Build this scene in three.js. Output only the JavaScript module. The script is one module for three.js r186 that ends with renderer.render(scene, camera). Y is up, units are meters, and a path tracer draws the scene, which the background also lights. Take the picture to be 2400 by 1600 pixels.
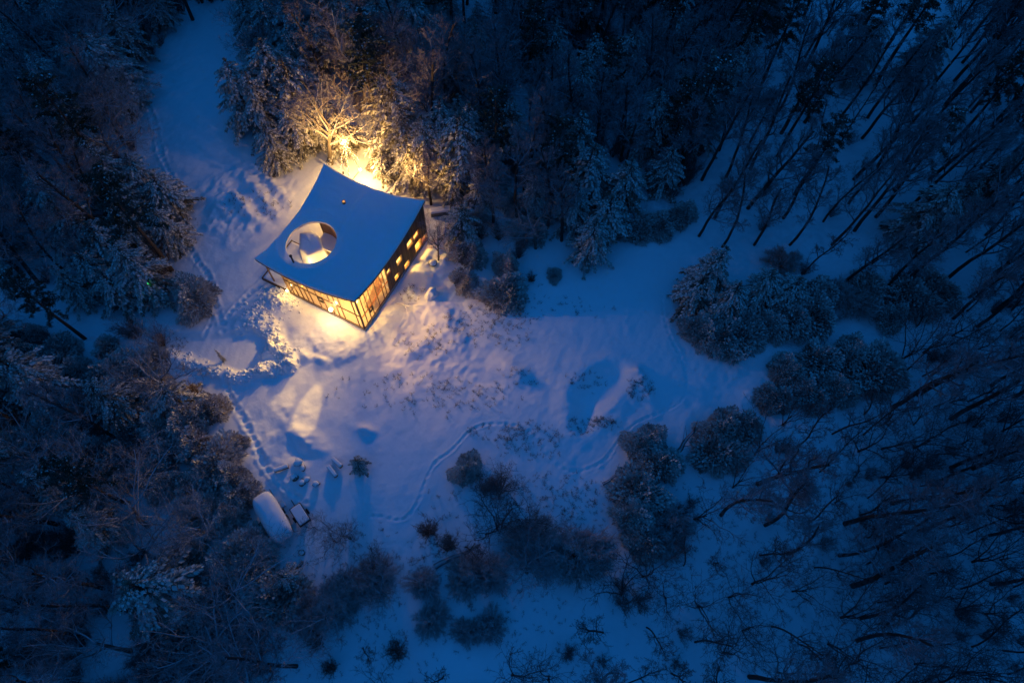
import * as THREE from 'three';
import { mergeGeometries, mergeVertices } from 'three/addons/utils/BufferGeometryUtils.js';
import { RoundedBoxGeometry } from 'three/addons/geometries/RoundedBoxGeometry.js';

// ---------------------------------------------------------------- camera, sky, twilight, exposure
const scene = new THREE.Scene();
const CAM_H = 72, FOC = 1600;                       // drone height (m); lens in photo pixels (24 mm equivalent)
const down = new THREE.Vector3(1150 - 1200, 1570 - 800, FOC).normalize();   // where straight down lies in the frame
const upC = down.clone().negate();
const north = new THREE.Vector3(0, 0, 1).addScaledVector(upC, -upC.z).normalize();
const east = new THREE.Vector3().crossVectors(north, upC); if (east.x < 0) east.negate();
const camera = new THREE.PerspectiveCamera(2 * Math.atan(800 / FOC) * 180 / Math.PI, 1024 / 682, 0.5, 3000);
camera.position.set(0, CAM_H, 0);
{
  const m = new THREE.Matrix4();                    // world axes x = east, y = up, z = south
  const X = new THREE.Vector3(east.x, upC.x, -north.x), Y = new THREE.Vector3(-east.y, -upC.y, north.y), Z = new THREE.Vector3(-east.z, -upC.z, north.z);
  m.makeBasis(X, Y, Z); camera.quaternion.setFromRotationMatrix(m);
}
scene.add(camera);

{ // deep blue dusk sky, a little brighter overhead
  const W = 64, H = 32, d = new Float32Array(W * H * 4);
  for (let j = 0; j < H; j++) for (let i = 0; i < W; i++) {
    const e = Math.sin(((j + .5) / H - .5) * Math.PI), k = 0.72 + 0.38 * Math.max(0, e);
    d.set([0.004 * k, 0.1 * k, 0.382 * k, 1], (j * W + i) * 4);
  }
  const t = new THREE.DataTexture(d, W, H, THREE.RGBAFormat, THREE.FloatType);
  t.mapping = THREE.EquirectangularReflectionMapping; t.magFilter = t.minFilter = THREE.LinearFilter; t.needsUpdate = true;
  scene.background = t; scene.environment = t;
}
const sun = new THREE.DirectionalLight(new THREE.Color(0.4, 0.6, 1), 0.02);    // last afterglow of the set sun, very soft
sun.position.set(-80, 120, 60); sun.target.position.set(0, 0, -40); sun.castShadow = true; sun.shadow.radius = 90;
Object.assign(sun.shadow.camera, { left: -120, right: 120, top: 120, bottom: -120, near: 1, far: 400 });
scene.add(sun, sun.target);
const renderer = new THREE.WebGLRenderer({ antialias: true });
renderer.toneMapping = THREE.LinearToneMapping; renderer.toneMappingExposure = 1;
renderer.shadowMap.enabled = true; renderer.setSize(1024, 682);
const WARM = new THREE.Color(1, 0.59, 0.13), WARMER = new THREE.Color(1, 0.52, 0.15);

// ---------------------------------------------------------------- small tools
function rng(a) { return () => { a = (a + 0x6d2b79f5) | 0; let t = Math.imul(a ^ (a >>> 15), 1 | a); t = (t + Math.imul(t ^ (t >>> 7), 61 | t)) ^ t; return ((t ^ (t >>> 14)) >>> 0) / 4294967296; }; }
const clamp = THREE.MathUtils.clamp, lerp = THREE.MathUtils.lerp, sstep = (a, b, x) => { const t = clamp((x - a) / (b - a), 0, 1); return t * t * (3 - 2 * t); };
const V = (x, y, z) => new THREE.Vector3(x, y, z);
function hash2(i, j, s) { let h = Math.imul(i, 374761393) + Math.imul(j, 668265263) + Math.imul(s, 974711) | 0; h = Math.imul(h ^ (h >>> 13), 1274126177); return ((h ^ (h >>> 16)) >>> 0) / 4294967296; }
function noise(x, y, s = 0) {
  const i = Math.floor(x), j = Math.floor(y), u = x - i, v = y - j, a = u * u * (3 - 2 * u), b = v * v * (3 - 2 * v);
  return lerp(lerp(hash2(i, j, s), hash2(i + 1, j, s), a), lerp(hash2(i, j + 1, s), hash2(i + 1, j + 1, s), a), b) * 2 - 1;
}
const fbm = (x, y, s, o = 3) => { let v = 0, a = 1; for (let k = 0; k < o; k++, a *= .5, x *= 2.03, y *= 2.03) v += a * noise(x, y, s + k); return v; };
// a bearing taken in the photograph -> the spot on the plane `h` metres up (x, z)
const ray = new THREE.Vector3();
function G(px, py, h = 0) {
  ray.set(px - 1200, py - 800, FOC);
  const e = ray.dot(east), u = ray.dot(upC), n = ray.dot(north), t = (h - CAM_H) / u;
  return [e * t, -n * t];
}
function toPhoto(x, y, z) {
  const n = -z, h = y - CAM_H, vx = east.x * x + upC.x * h + north.x * n, vy = east.y * x + upC.y * h + north.y * n, vz = east.z * x + upC.z * h + north.z * n;
  return [vx / vz * FOC + 1200, vy / vz * FOC + 800];
}
const GP = (pts, h = 0) => pts.map(([x, y]) => G(x, y, h));
const used = new Map();
function numbered(n) { const k = used.get(n) ?? 0; used.set(n, k + 1); return k ? `${n}_${String(k).padStart(3, '0')}` : n; }
function tag(o, label, category, group, kind) { Object.assign(o.userData, { label, category }); if (group) o.userData.group = group; if (kind) o.userData.kind = kind; return o; }
function base(name, label, category, pos, turn = 0, group) { const o = new THREE.Group(); o.name = numbered(name); o.position.set(...pos); o.rotation.y = turn; scene.add(o); return tag(o, label, category, group); }
function part(name, geo, mat, parent, label) {
  const o = new THREE.Mesh(geo, mat); o.name = name; o.castShadow = o.receiveShadow = true; parent.add(o); if (label) o.userData.label = label; return o;
}
const box = (w, h, d, x = 0, y = 0, z = 0) => new THREE.BoxGeometry(w, h, d).translate(x, y, z);
const rbox = (w, h, d, r, x = 0, y = 0, z = 0) => new RoundedBoxGeometry(w, h, d, 2, r).translate(x, y, z);

const merge = list => mergeGeometries(list.map(g => { const h = g.index ? g.toNonIndexed() : g.clone(); h.deleteAttribute('uv'); if (!h.attributes.normal) h.computeVertexNormals(); return h; }));

// triangles with vertex colours
class TB {
  constructor() { this.p = []; this.c = []; }
  tri(a, b, c, ca, cb = ca, cc = ca) { this.p.push(a.x, a.y, a.z, b.x, b.y, b.z, c.x, c.y, c.z); this.c.push(...ca, ...cb, ...cc); }
  tube(pts, rad, sides, colour) {
    const rings = [], N = pts.length, ref = V(0, 0, 0), t = V(0, 0, 0), s = V(0, 0, 0), w = V(0, 0, 0);
    for (let i = 0; i < N; i++) {
      t.copy(pts[Math.min(N - 1, i + 1)]).sub(pts[Math.max(0, i - 1)]).normalize();
      ref.set(0, 0, 1); if (Math.abs(t.z) > .8) ref.set(1, 0, 0);
      s.crossVectors(t, ref).normalize(); w.crossVectors(s, t);
      const ring = [];
      for (let k = 0; k < sides; k++) {
        const a = k / sides * 2 * Math.PI, n = V(0, 0, 0).addScaledVector(s, Math.cos(a)).addScaledVector(w, Math.sin(a));
        ring.push([pts[i].clone().addScaledVector(n, rad[i]), colour(n, i / (N - 1), pts[i])]);
      }
      rings.push(ring);
    }
    for (let i = 0; i + 1 < N; i++) for (let k = 0; k < sides; k++) {
      const A = rings[i][k], B = rings[i][(k + 1) % sides], C = rings[i + 1][k], D = rings[i + 1][(k + 1) % sides];
      this.tri(A[0], B[0], D[0], A[1], B[1], D[1]); this.tri(A[0], D[0], C[0], A[1], D[1], C[1]);
    }
  }
  geo() { const g = new THREE.BufferGeometry(); g.setAttribute('position', new THREE.Float32BufferAttribute(this.p, 3)); g.setAttribute('color', new THREE.Float32BufferAttribute(this.c, 3)); return g; }
}
const mix = (a, b, t) => [a[0] + (b[0] - a[0]) * t, a[1] + (b[1] - a[1]) * t, a[2] + (b[2] - a[2]) * t];

// ---------------------------------------------------------------- materials
const std = (r, g, b, o = {}) => new (o.specularIntensity ? THREE.MeshPhysicalMaterial : THREE.MeshStandardMaterial)({ color: new THREE.Color().setRGB(r, g, b), roughness: .85, ...o });
function greyTexture(n, f, rep) { const d = new Uint8Array(n * n * 4); for (let j = 0; j < n; j++) for (let i = 0; i < n; i++) { const v = clamp(f(i / n, j / n), 0, 1) * 255; d.set([v, v, v, 255], (j * n + i) * 4); } const t = new THREE.DataTexture(d, n, n); t.wrapS = t.wrapT = THREE.RepeatWrapping; t.magFilter = t.minFilter = THREE.LinearFilter; t.repeat.set(rep, rep); t.needsUpdate = true; return t; }
const wrapNoise = (u, v, n, s) => { const x = u * n, y = v * n, i = Math.floor(x), j = Math.floor(y), a = x - i, b = y - j, q = (i, j) => hash2((i % n + n) % n, (j % n + n) % n, s), A = a * a * (3 - 2 * a), B = b * b * (3 - 2 * b); return lerp(lerp(q(i, j), q(i + 1, j), A), lerp(q(i, j + 1), q(i + 1, j + 1), A), B); };
const snowBump = greyTexture(512, (u, v) => .55 * wrapNoise(u, v, 7, 1) + .25 * wrapNoise(u, v, 23, 2) + .12 * wrapNoise(u, v, 90, 3) + .08 * wrapNoise(u, v, 250, 4), 1);
const M = {
  ground: std(.8, .81, .83, { roughness: .9, bumpMap: snowBump, bumpScale: .03, specularIntensity: .3 }),
  snow: std(.8, .81, .83, { roughness: .9, specularIntensity: .3 }),
  leaf: std(1, 1, 1, { vertexColors: true, roughness: .95, specularIntensity: .2 }),
  bark: std(1, 1, 1, { vertexColors: true, roughness: .95, specularIntensity: .2 }),
  timber: std(.15, .092, .052, { roughness: .8 }),
  fascia: std(.13, .07, .035, { roughness: .75 }),
  frame: std(.12, .06, .03, { roughness: .6 }),
  beam: std(.42, .12, .04, { roughness: .6 }),
  dark: std(.02, .018, .017, { roughness: .7 }),
  plaster: std(.76, .73, .66, { roughness: .9 }),
  floor: std(.52, .4, .27, { roughness: .6 }),
  concrete: std(.28, .26, .24, { roughness: .9 }),
  stone: std(.16, .14, .12, { roughness: .95 }),
  alu: std(.55, .56, .58, { roughness: .35, metalness: .8 }),
  rubber: std(.015, .015, .015, { roughness: .9 }),
  darkglass: std(.01, .012, .015, { roughness: .1 }),
  glass: new THREE.MeshPhysicalMaterial({ color: 0xffffff, roughness: .02, transmission: 1, thickness: 0, ior: 1.45 }),
  curtain: new THREE.MeshPhysicalMaterial({ color: new THREE.Color().setRGB(.7, .32, .12), roughness: 1, transmission: .5, thickness: 0, side: THREE.DoubleSide }), cloth: std(.4, .3, .2), wood: std(.25, .13, .06), books: std(.3, .12, .07),
  lamp: std(1, .8, .5, { emissive: WARM, emissiveIntensity: 9 }), lampHot: std(1, .9, .7, { emissive: new THREE.Color(1, .66, .28), emissiveIntensity: 26 }),
  lampString: std(1, .85, .6, { emissive: new THREE.Color(1, .62, .25), emissiveIntensity: 9 }),
  ember: std(.4, .2, .1, { emissive: new THREE.Color(1, .4, .08), emissiveIntensity: 1.1 }),
  green: std(.1, 1, .2, { emissive: new THREE.Color(.02, 1, .12), emissiveIntensity: 6 }),
};
const BARK = [.06, .047, .04], TWIG = [.15, .11, .1], SNOW = [.62, .64, .68];

// ---------------------------------------------------------------- house frame: s along the south-west front, t along the south-east front
const C0 = G(855.5, 774.7), HOUSE_TURN = Math.PI - 0.41505, HA = [Math.cos(HOUSE_TURN), -Math.sin(HOUSE_TURN)], HB = [Math.sin(HOUSE_TURN), Math.cos(HOUSE_TURN)];
const HW = (s, h, t) => [C0[0] + HA[0] * s + HB[0] * t, h, C0[1] + HA[1] * s + HB[1] * t];
const toHouse = (x, z) => { const dx = x - C0[0], dz = z - C0[1]; return [dx * HA[0] + dz * HA[1], dx * HB[0] + dz * HB[1]]; };

// ---------------------------------------------------------------- ground
const inPoly = (x, z, P) => { let c = false; for (let i = 0, j = P.length - 1; i < P.length; j = i++) { const a = P[i], b = P[j]; if ((a[1] > z) !== (b[1] > z) && x < (b[0] - a[0]) * (z - a[1]) / (b[1] - a[1]) + a[0]) c = !c; } return c; };
function nearLine(x, z, P, closed) { let best = 1e9, run = 0, at = 0; for (let i = 0; i + 1 < P.length + (closed ? 1 : 0); i++) { const a = P[i], b = P[(i + 1) % P.length], dx = b[0] - a[0], dz = b[1] - a[1], L = Math.hypot(dx, dz), k = clamp(((x - a[0]) * dx + (z - a[1]) * dz) / (L * L), 0, 1), d = Math.hypot(x - a[0] - k * dx, z - a[1] - k * dz); if (d < best) { best = d; at = run + k * L; } run += L; } return [best, at]; }
const bbox = (P, m) => [Math.min(...P.map(p => p[0])) - m, Math.max(...P.map(p => p[0])) + m, Math.min(...P.map(p => p[1])) - m, Math.max(...P.map(p => p[1])) + m];
const within = (x, z, b) => x > b[0] && x < b[1] && z > b[2] && z < b[3];
const smooth = P => { const q = new THREE.CatmullRomCurve3(P.map(p => V(p[0], 0, p[1]))).getPoints(P.length * 5); return q.map(v => [v.x, v.z]); };
const TRACKS = [
  [[[330, 210], [352, 262], [366, 310], [378, 365], [408, 430], [424, 490], [432, 540], [444, 580], [462, 612], [484, 640], [498, 680], [506, 720], [522, 760]], .34, .3],
  [[[505, 720], [492, 760], [478, 785]], .3, .2],
  [[[522, 775], [540, 735], [575, 700], [605, 672], [622, 655]], .36, .3],
  [[[522, 870], [540, 930], [572, 985], [600, 1040], [626, 1100], [655, 1132], [700, 1168]], .36, .34],
  [[[625, 1100], [640, 1125], [690, 1160], [725, 1182]], .22, .16],
  [[[1552, 690], [1556, 735], [1572, 790], [1600, 845], [1610, 905], [1592, 945], [1545, 968], [1490, 992], [1448, 1035], [1420, 1075], [1380, 1098], [1345, 1104], [1308, 1092], [1280, 1060], [1255, 1020], [1215, 1000], [1165, 993], [1130, 997], [1100, 1012], [1060, 1055], [1020, 1085], [998, 1125], [985, 1165], [955, 1212], [930, 1220], [900, 1213], [865, 1210]], .3, .22],
  [[[905, 690], [930, 700], [948, 715], [952, 745], [935, 775]], .3, .22],
  [[[340, 205], [322, 240], [315, 280]], .25, .15],
].map(([p, w, d], i) => { const q = smooth(GP(p)), f = i < 5 ? 1.5 : 1; return { q, w: w * .5 * f, d: d * .36 * f, b: bbox(q, 1.6) }; });
const DRIVE = GP([[-200, 640], [0, 690], [150, 735], [390, 778], [480, 785], [560, 776], [592, 768], [618, 782], [628, 806], [616, 838], [598, 868], [560, 874], [505, 862], [420, 838], [300, 792], [0, 800], [-200, 780]]), DRIVE_B = bbox(DRIVE, 4);
const BANKS = [
  [[[668, 668], [648, 690], [620, 720], [596, 744], [578, 758]], 1.5, .27, .5],
  [[[600, 752], [630, 764], [646, 786], [652, 812], [668, 832], [676, 850]], 1.1, .38, .6],
  [[[622, 826], [640, 812], [672, 838], [682, 858], [660, 868], [630, 866], [612, 872]], .9, .4, .65],
  [[[612, 868], [570, 885], [530, 876], [490, 864], [450, 850], [410, 836], [385, 826]], .8, .34, .35],
  [[[700, 660], [680, 690], [660, 712]], 1.6, .28, .4],
].map(([p, w, h, n]) => { const q = smooth(GP(p)); return { q, w, h, n, b: bbox(q, w * 3) }; });
const POND = smooth(GP([[1340, 1005], [1345, 925], [1378, 875], [1430, 852], [1462, 862], [1470, 900], [1440, 935], [1412, 965], [1385, 1005], [1362, 1020]])), POND_B = bbox(POND, 4);
const BUMPS = [ // photo place, radius along / across (m), height, turn
  [718, 1030, 3.0, 1.0, .55, .5], [860, 1010, 1.0, .5, .34, .2], [850, 1005, 1.5, .6, .15, .2], [700, 1090, .6, .4, .3, 0], [712, 1100, .7, .4, .35, 1],
  [1500, 885, 1.1, .7, .45, 1.2], [1520, 925, 1.6, .7, .3, 1.2], [1490, 875, .9, .6, .4, .5],
  [1010, 715, 2, 1.4, .4, .3], [1040, 740, 2.2, 1.5, .34, .9], [985, 800, 2.4, 1.3, .34, .5], [960, 830, 1.6, 1, .28, .1], [1060, 790, 2, 1.3, .3, .2], [930, 790, 1.8, .9, .28, .8], [1215, 880, 1.6, 1, .5, .3], [1190, 860, 2, 1.1, .35, .3],
  [560, 470, 3, .8, .55, .75], [600, 440, 3.4, .8, .5, .8], [580, 500, 2.2, .7, .45, .7], [625, 480, 2, .7, .4, .8], [530, 500, 2, .7, .4, .6], [640, 430, 2.6, .6, .4, .8],
  [752, 846, .8, .35, .35, .4], [1535, 488, 1.6, 1.3, .7, 0], [715, 838, .9, .4, .25, .6], [1000, 640, 1.5, 1, .3, 0], [1060, 560, 1.6, 1.1, .6, .4], [1040, 535, 1.2, 1, .55, .1], [1755, 925, 1, .8, .5, .2], [1430, 1140, 1.2, .7, .3, .4], [645, 960, 3, 1.4, .2, .3], [690, 960, 2, 1, .13, .6],
].map(([x, y, a, b, h, r]) => { const [X, Z] = G(x, y); return [X, Z, a, b, h, Math.cos(r), Math.sin(r)]; });
const RING = G(774, 772), ROUGH = [[985, 770, 8, .13], [575, 470, 6.5, .22], [1060, 600, 5, .3], [770, 790, 4.6, .08], [650, 1080, 4, .12], [900, 900, 10, .03], [1400, 940, 6, .1]].map(([x, y, r, a]) => [...G(x, y), r, a]);
const DIPS = [[580, 935, 6, 1.6, -.1, .35], [1120, 880, 9, 3, -.25, .2]].map(([x, y, a, b, h, r]) => { const [X, Z] = G(x, y); return [X, Z, a, b, h, Math.cos(r), Math.sin(r)]; });
function groundY(x, z) {
  const far = Math.hypot(x + 20, z + 40);
  let y = fbm(x / 23, z / 23, 11, 2) * .32 + fbm(x / 5.5, z / 5.5, 12, 3) * .09;
  y += .026 * fbm((x + z * .35) / 1.4, (z - x * .3) / 4.2, 13, 3);                           // wind ripples
  y += .014 * fbm(x / .55, z / .55, 16, 2);
  const wood = sstep(30, 60, far); y += wood * .25 * fbm(x / 2.2, z / 2.2, 14, 3);
  y += Math.max(0, far - 160) * .02 * (1 + fbm(x / 90, z / 90, 15, 2));
  for (const [X, Z, r, a] of ROUGH) { const d = Math.hypot(x - X, z - Z); if (d < r * 1.3) y += (1 - sstep(r * .5, r * 1.3, d)) * a * (fbm(x / 1.5, z / 1.5, 21, 3) + .4); }
  for (const [X, Z, a, b, h, c, s] of BUMPS.concat(DIPS)) { const dx = x - X, dz = z - Z; if (dx * dx + dz * dz > 9 * a * a) continue; const p = (dx * c + dz * s) / a, q = (dz * c - dx * s) / b; y += h * Math.exp(-p * p - q * q) * (1 + .3 * noise(x * 1.7, z * 1.7, 31)); }
  { const d = Math.hypot(x - RING[0], z - RING[1]), w = sstep(-.3, .6, (z - RING[1]) / 5); y += w * (.03 * Math.exp(-Math.pow((d - 4.6) / .5, 2)) + .26 * (1 - sstep(3.9, 5.6, d)) * (1 + .55 * fbm(x / .9, z / .9, 33, 3))); }
  if (within(x, z, POND_B)) { const d = nearLine(x, z, POND, true)[0] * (inPoly(x, z, POND) ? -1 : 1); y -= .75 * (1 - sstep(-1.6, .6, d)); y += .1 * Math.exp(-Math.pow((d - .9) / .8, 2)); }
  if (within(x, z, DRIVE_B)) { const d = nearLine(x, z, DRIVE, true)[0] * (inPoly(x, z, DRIVE) ? -1 : 1), k = 1 - sstep(-.6, .35, d); y = lerp(y, -.42 + .02 * noise(x * 3, z * .8, 41), k); }
  for (const B of BANKS) if (within(x, z, B.b)) { const d = nearLine(x, z, B.q)[0], k = Math.exp(-Math.pow(d / B.w, 4)); if (k > .01) y += k * B.h * (1 + B.n * (fbm(x / .75, z / .75, 51, 4) + .5 * Math.abs(noise(x * 2.6, z * 2.6, 52)))); }
  for (const T of TRACKS) if (within(x, z, T.b)) {
    const [d, at] = nearLine(x, z, T.q), w = T.w * (1 + .25 * noise(at * 1.3, 3, 61)), step = .45 + .55 * Math.cos(at * 2 * Math.PI / .85 + noise(at, 5, 64));
    y += -T.d * step * Math.exp(-Math.pow(d / w, 4)) + T.d * .5 * Math.exp(-Math.pow((d - w * 1.75) / (w * .55), 2)) * (.8 + 1.1 * noise(x * 2.4, z * 2.4, 62));
  }
  const [s, t] = toHouse(x, z), out = Math.max(-s, s - 14.6, -t, t - 15);                    // level under and just round the house, banked a little off the walls
  if (out < 1.6) y = lerp(y * .35 - .06, y, sstep(.15, 1.6, out));
  return y;
}
{ // one sheet of snow, fine over the clearing and coarser towards the horizon
  const lines = (a, b, step, far) => { const r = []; for (let v = a; v <= b + 1e-6; v += step) r.push(v); let d = step; for (let v = b; v < far;) { d *= 1.16; v += d; r.push(v); } d = step; for (let v = a; v > -far;) { d *= 1.16; v -= d; r.unshift(v); } return r; };
  const X = lines(-54, 40, .155, 900), Z = lines(-76, -8, .155, 900), nx = X.length, nz = Z.length, p = new Float32Array(nx * nz * 3), uv = new Float32Array(nx * nz * 2), ix = new Uint32Array((nx - 1) * (nz - 1) * 6);
  for (let j = 0, k = 0; j < nz; j++) for (let i = 0; i < nx; i++, k++) { p[k * 3] = X[i]; p[k * 3 + 1] = groundY(X[i], Z[j]); p[k * 3 + 2] = Z[j]; uv[k * 2] = X[i] / 5.3; uv[k * 2 + 1] = Z[j] / 5.3; }
  for (let j = 0, q = 0; j + 1 < nz; j++) for (let i = 0; i + 1 < nx; i++) { const a = j * nx + i; ix.set([a, a + nx, a + 1, a + 1, a + nx, a + nx + 1], q); q += 6; }
  const g = new THREE.BufferGeometry(); g.setAttribute('position', new THREE.BufferAttribute(p, 3)); g.setAttribute('uv', new THREE.BufferAttribute(uv, 2)); g.setIndex(new THREE.BufferAttribute(ix, 1)); g.computeVertexNormals();
  const o = part('snow_ground', g, M.ground, scene); tag(o, 'snow covered ground of the clearing with footpaths and drifts', 'snow', null, 'structure');
}

// ---------------------------------------------------------------- house
const CORN = { C: [-.16, -.12, 7.45], B: [-.12, 14.9, 7.5], A: [13.6, 14.4, 6.75], D: [13.35, -.2, 5.9] };
function roofPoint(u, v) { // u: C->D, v: C->B, 0..1
  const { C, B, A, D } = CORN, w = [(1 - u) * (1 - v), u * (1 - v), u * v, (1 - u) * v], q = [0, 1, 2].map(k => C[k] * w[0] + D[k] * w[1] + A[k] * w[2] + B[k] * w[3]);
  const U = 2 * u - 1, W = 2 * v - 1; q[2] -= lerp(1.25, 1.66, u) * (1 - U * U * W * W); return q;
}
const roofH = (s, t) => { let u = clamp(s / 13.5, 0, 1), v = clamp(t / 14.6, 0, 1); for (let k = 0; k < 6; k++) { const q = roofPoint(u, v); u += (s - q[0]) / 13.6; v += (t - q[1]) / 14.8; } return roofPoint(clamp(u, -.03, 1.03), clamp(v, -.03, 1.03))[2]; };
const OC = [9.55, 5.05], OR = 2.98, RT = .34;       // the round opening; the roof's thickness
const house = base('modern_house', 'modern timber house with curved snowy roof, round roof opening and glowing glass corner', 'house', [C0[0], 0, C0[1]], HOUSE_TURN);
function roofSheet(n, m, height, inset = 0) { // from the round opening out to the eaves
  const per = []; for (const [a, b] of [[[0, 0], [1, 0]], [[1, 0], [1, 1]], [[1, 1], [0, 1]], [[0, 1], [0, 0]]]) for (let k = 0; k < n; k++) per.push([lerp(a[0], b[0], k / n), lerp(a[1], b[1], k / n)]);
  const rows = per.map(([u, v]) => { const q = roofPoint(u, v), d = [q[0] - OC[0], q[1] - OC[1]], L = Math.hypot(...d); return { d: [d[0] / L, d[1] / L], L: L - inset }; });
  return rows.map(r => { const out = []; for (let k = 0; k <= m; k++) { const f = k / m, e = OR + inset + (r.L - OR - inset) * (1 - Math.pow(1 - f, 1.0)), s = OC[0] + r.d[0] * e, t = OC[1] + r.d[1] * e; out.push(V(s, height(s, t, e - OR, r.L - e), t)); } return out; });
}
function sheetGeo(rows, flip) { const g = new THREE.BufferGeometry(), p = [], ix = [], R = rows.length, K = rows[0].length; rows.forEach(r => r.forEach(v => p.push(v.x, v.y, v.z))); for (let i = 0; i < R; i++) for (let k = 0; k + 1 < K; k++) { const a = i * K + k, b = ((i + 1) % R) * K + k; flip ? ix.push(a, b, a + 1, a + 1, b, b + 1) : ix.push(a, a + 1, b, a + 1, b + 1, b); } g.setAttribute('position', new THREE.Float32BufferAttribute(p, 3)); g.setIndex(ix); g.computeVertexNormals(); return g; }
const strip = (A, B) => { const rows = A.map((v, i) => [v, B[i]]); return sheetGeo(rows); };
{
  const top = roofSheet(34, 22, (s, t) => roofH(s, t)), bot = roofSheet(34, 22, (s, t) => roofH(s, t) - RT);
  const roof = part('roof', sheetGeo(bot, true), M.fascia, house);
  const edge = (rows, k, d) => rows.map(r => r[k].clone().add(V(0, d, 0)));
  part('fascia', strip(edge(bot, 22, 0), edge(top, 22, .02)), M.fascia, roof, 'thin brown timber edge of the roof');
  part('opening_rim', strip(edge(bot, 0, 0), edge(top, 0, .02)), M.plaster, roof, 'round timber rim of the roof opening');
  const ridge = (s, t) => { const k = clamp((t - 7.4) / 6.6, 0, 1), d = Math.abs(s - lerp(7.15, 7.35, k)); return t > 7 ? .13 * Math.exp(-Math.pow(d / .32, 2)) * (1 - sstep(.8, 1, k)) : 0; };
  const snowTop = roofSheet(60, 46, (s, t, ein, eout) => roofH(s, t) + .3 * Math.sqrt(clamp(eout / (.22 + .12 * noise(s * 1.3, t * 1.3, 73)), 0, 1)) * Math.pow(clamp(ein / .95, 0, 1), .75) + .1 * Math.exp(-Math.pow((ein - 1) / .5, 2)) + ridge(s, t) + .045 * fbm(s * .55, t * .55, 71, 4), -.012);
  const low = roofSheet(60, 46, (s, t) => roofH(s, t) + .004, -.012);
  part('roof_snow', merge([sheetGeo(snowTop), strip(edge(low, 46, 0), snowTop.map(r => r[46].clone())), strip(edge(low, 0, 0), snowTop.map(r => r[0].clone()))]), M.snow, roof, 'smooth blue snow lying on the roof');
  const vent = part('roof_vent', merge([new THREE.CylinderGeometry(.2, .2, .5, 16, 1, true), new THREE.TorusGeometry(.2, .03, 6, 16).rotateX(Math.PI / 2).translate(0, .25, 0)]).translate(8.9, roofH(8.9, 11.15) + .42, 11.15), M.beam, roof, 'small round roof vent glowing orange inside');
  part('glow', new THREE.SphereGeometry(.17, 12, 8).translate(8.9, roofH(8.9, 11.15) + .56, 11.15), M.ember, vent);
  part('flue_pipe', merge([new THREE.CylinderGeometry(.1, .1, 1.3, 10), new THREE.CylinderGeometry(.17, .17, .1, 10).translate(0, .68, 0)]).translate(9.65, roofH(9.65, 1.95) + .85, 1.75), M.dark, roof, 'dark flue pipe standing at the rim of the round opening');
}
const ceil = (s, t) => roofH(s, t) - RT - .004;
function quad(a, b, c, d) { const g = new THREE.BufferGeometry(); g.setAttribute('position', new THREE.Float32BufferAttribute([...a, ...b, ...c, ...d], 3)); g.setAttribute('uv', new THREE.Float32BufferAttribute([0, 0, 1, 0, 1, 1, 0, 1], 2)); g.setIndex([0, 1, 2, 0, 2, 3]); g.computeVertexNormals(); return g; }
// a slab between two plan points whose top follows the roof (outline in length x height, holes cut)
function wallGeo(p, q, th, y0, holes = [], topY) {
  const L = Math.hypot(q[0] - p[0], q[1] - p[1]), n = Math.ceil(L / .8), sh = new THREE.Shape([new THREE.Vector2(0, y0)]);
  sh.lineTo(L, y0); for (let k = n; k >= 0; k--) { const f = k / n, s = lerp(p[0], q[0], f), t = lerp(p[1], q[1], f); sh.lineTo(L * f, topY ?? ceil(s, t)); } sh.closePath();
  for (const [a, b, c, d] of holes) sh.holes.push(new THREE.Path([new THREE.Vector2(a, c), new THREE.Vector2(a, d), new THREE.Vector2(b, d), new THREE.Vector2(b, c)]));
  const g = new THREE.ExtrudeGeometry(sh, { depth: th, bevelEnabled: false, curveSegments: 1 }), e = new THREE.Vector3((q[0] - p[0]) / L, 0, (q[1] - p[1]) / L), nrm = V(e.z, 0, -e.x).negate();
  const m = new THREE.Matrix4().makeBasis(e, V(0, 1, 0), V(-e.z, 0, e.x)); return g.applyMatrix4(m).translate(p[0], 0, p[1]);
}
// base
part('foundation', rbox(10.66, .62, 14.7, .03, 5.25, .0, 7.3), M.concrete, house, 'low concrete base under the walls');
part('floor', box(10.3, .04, 14.3, 5.25, .335, 7.3), M.floor, house, 'wooden floor of the glazed hall');
part('upper_floor', box(10.2, .22, 8.5, 5.25, 2.62, 10.3), M.plaster, house);
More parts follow.
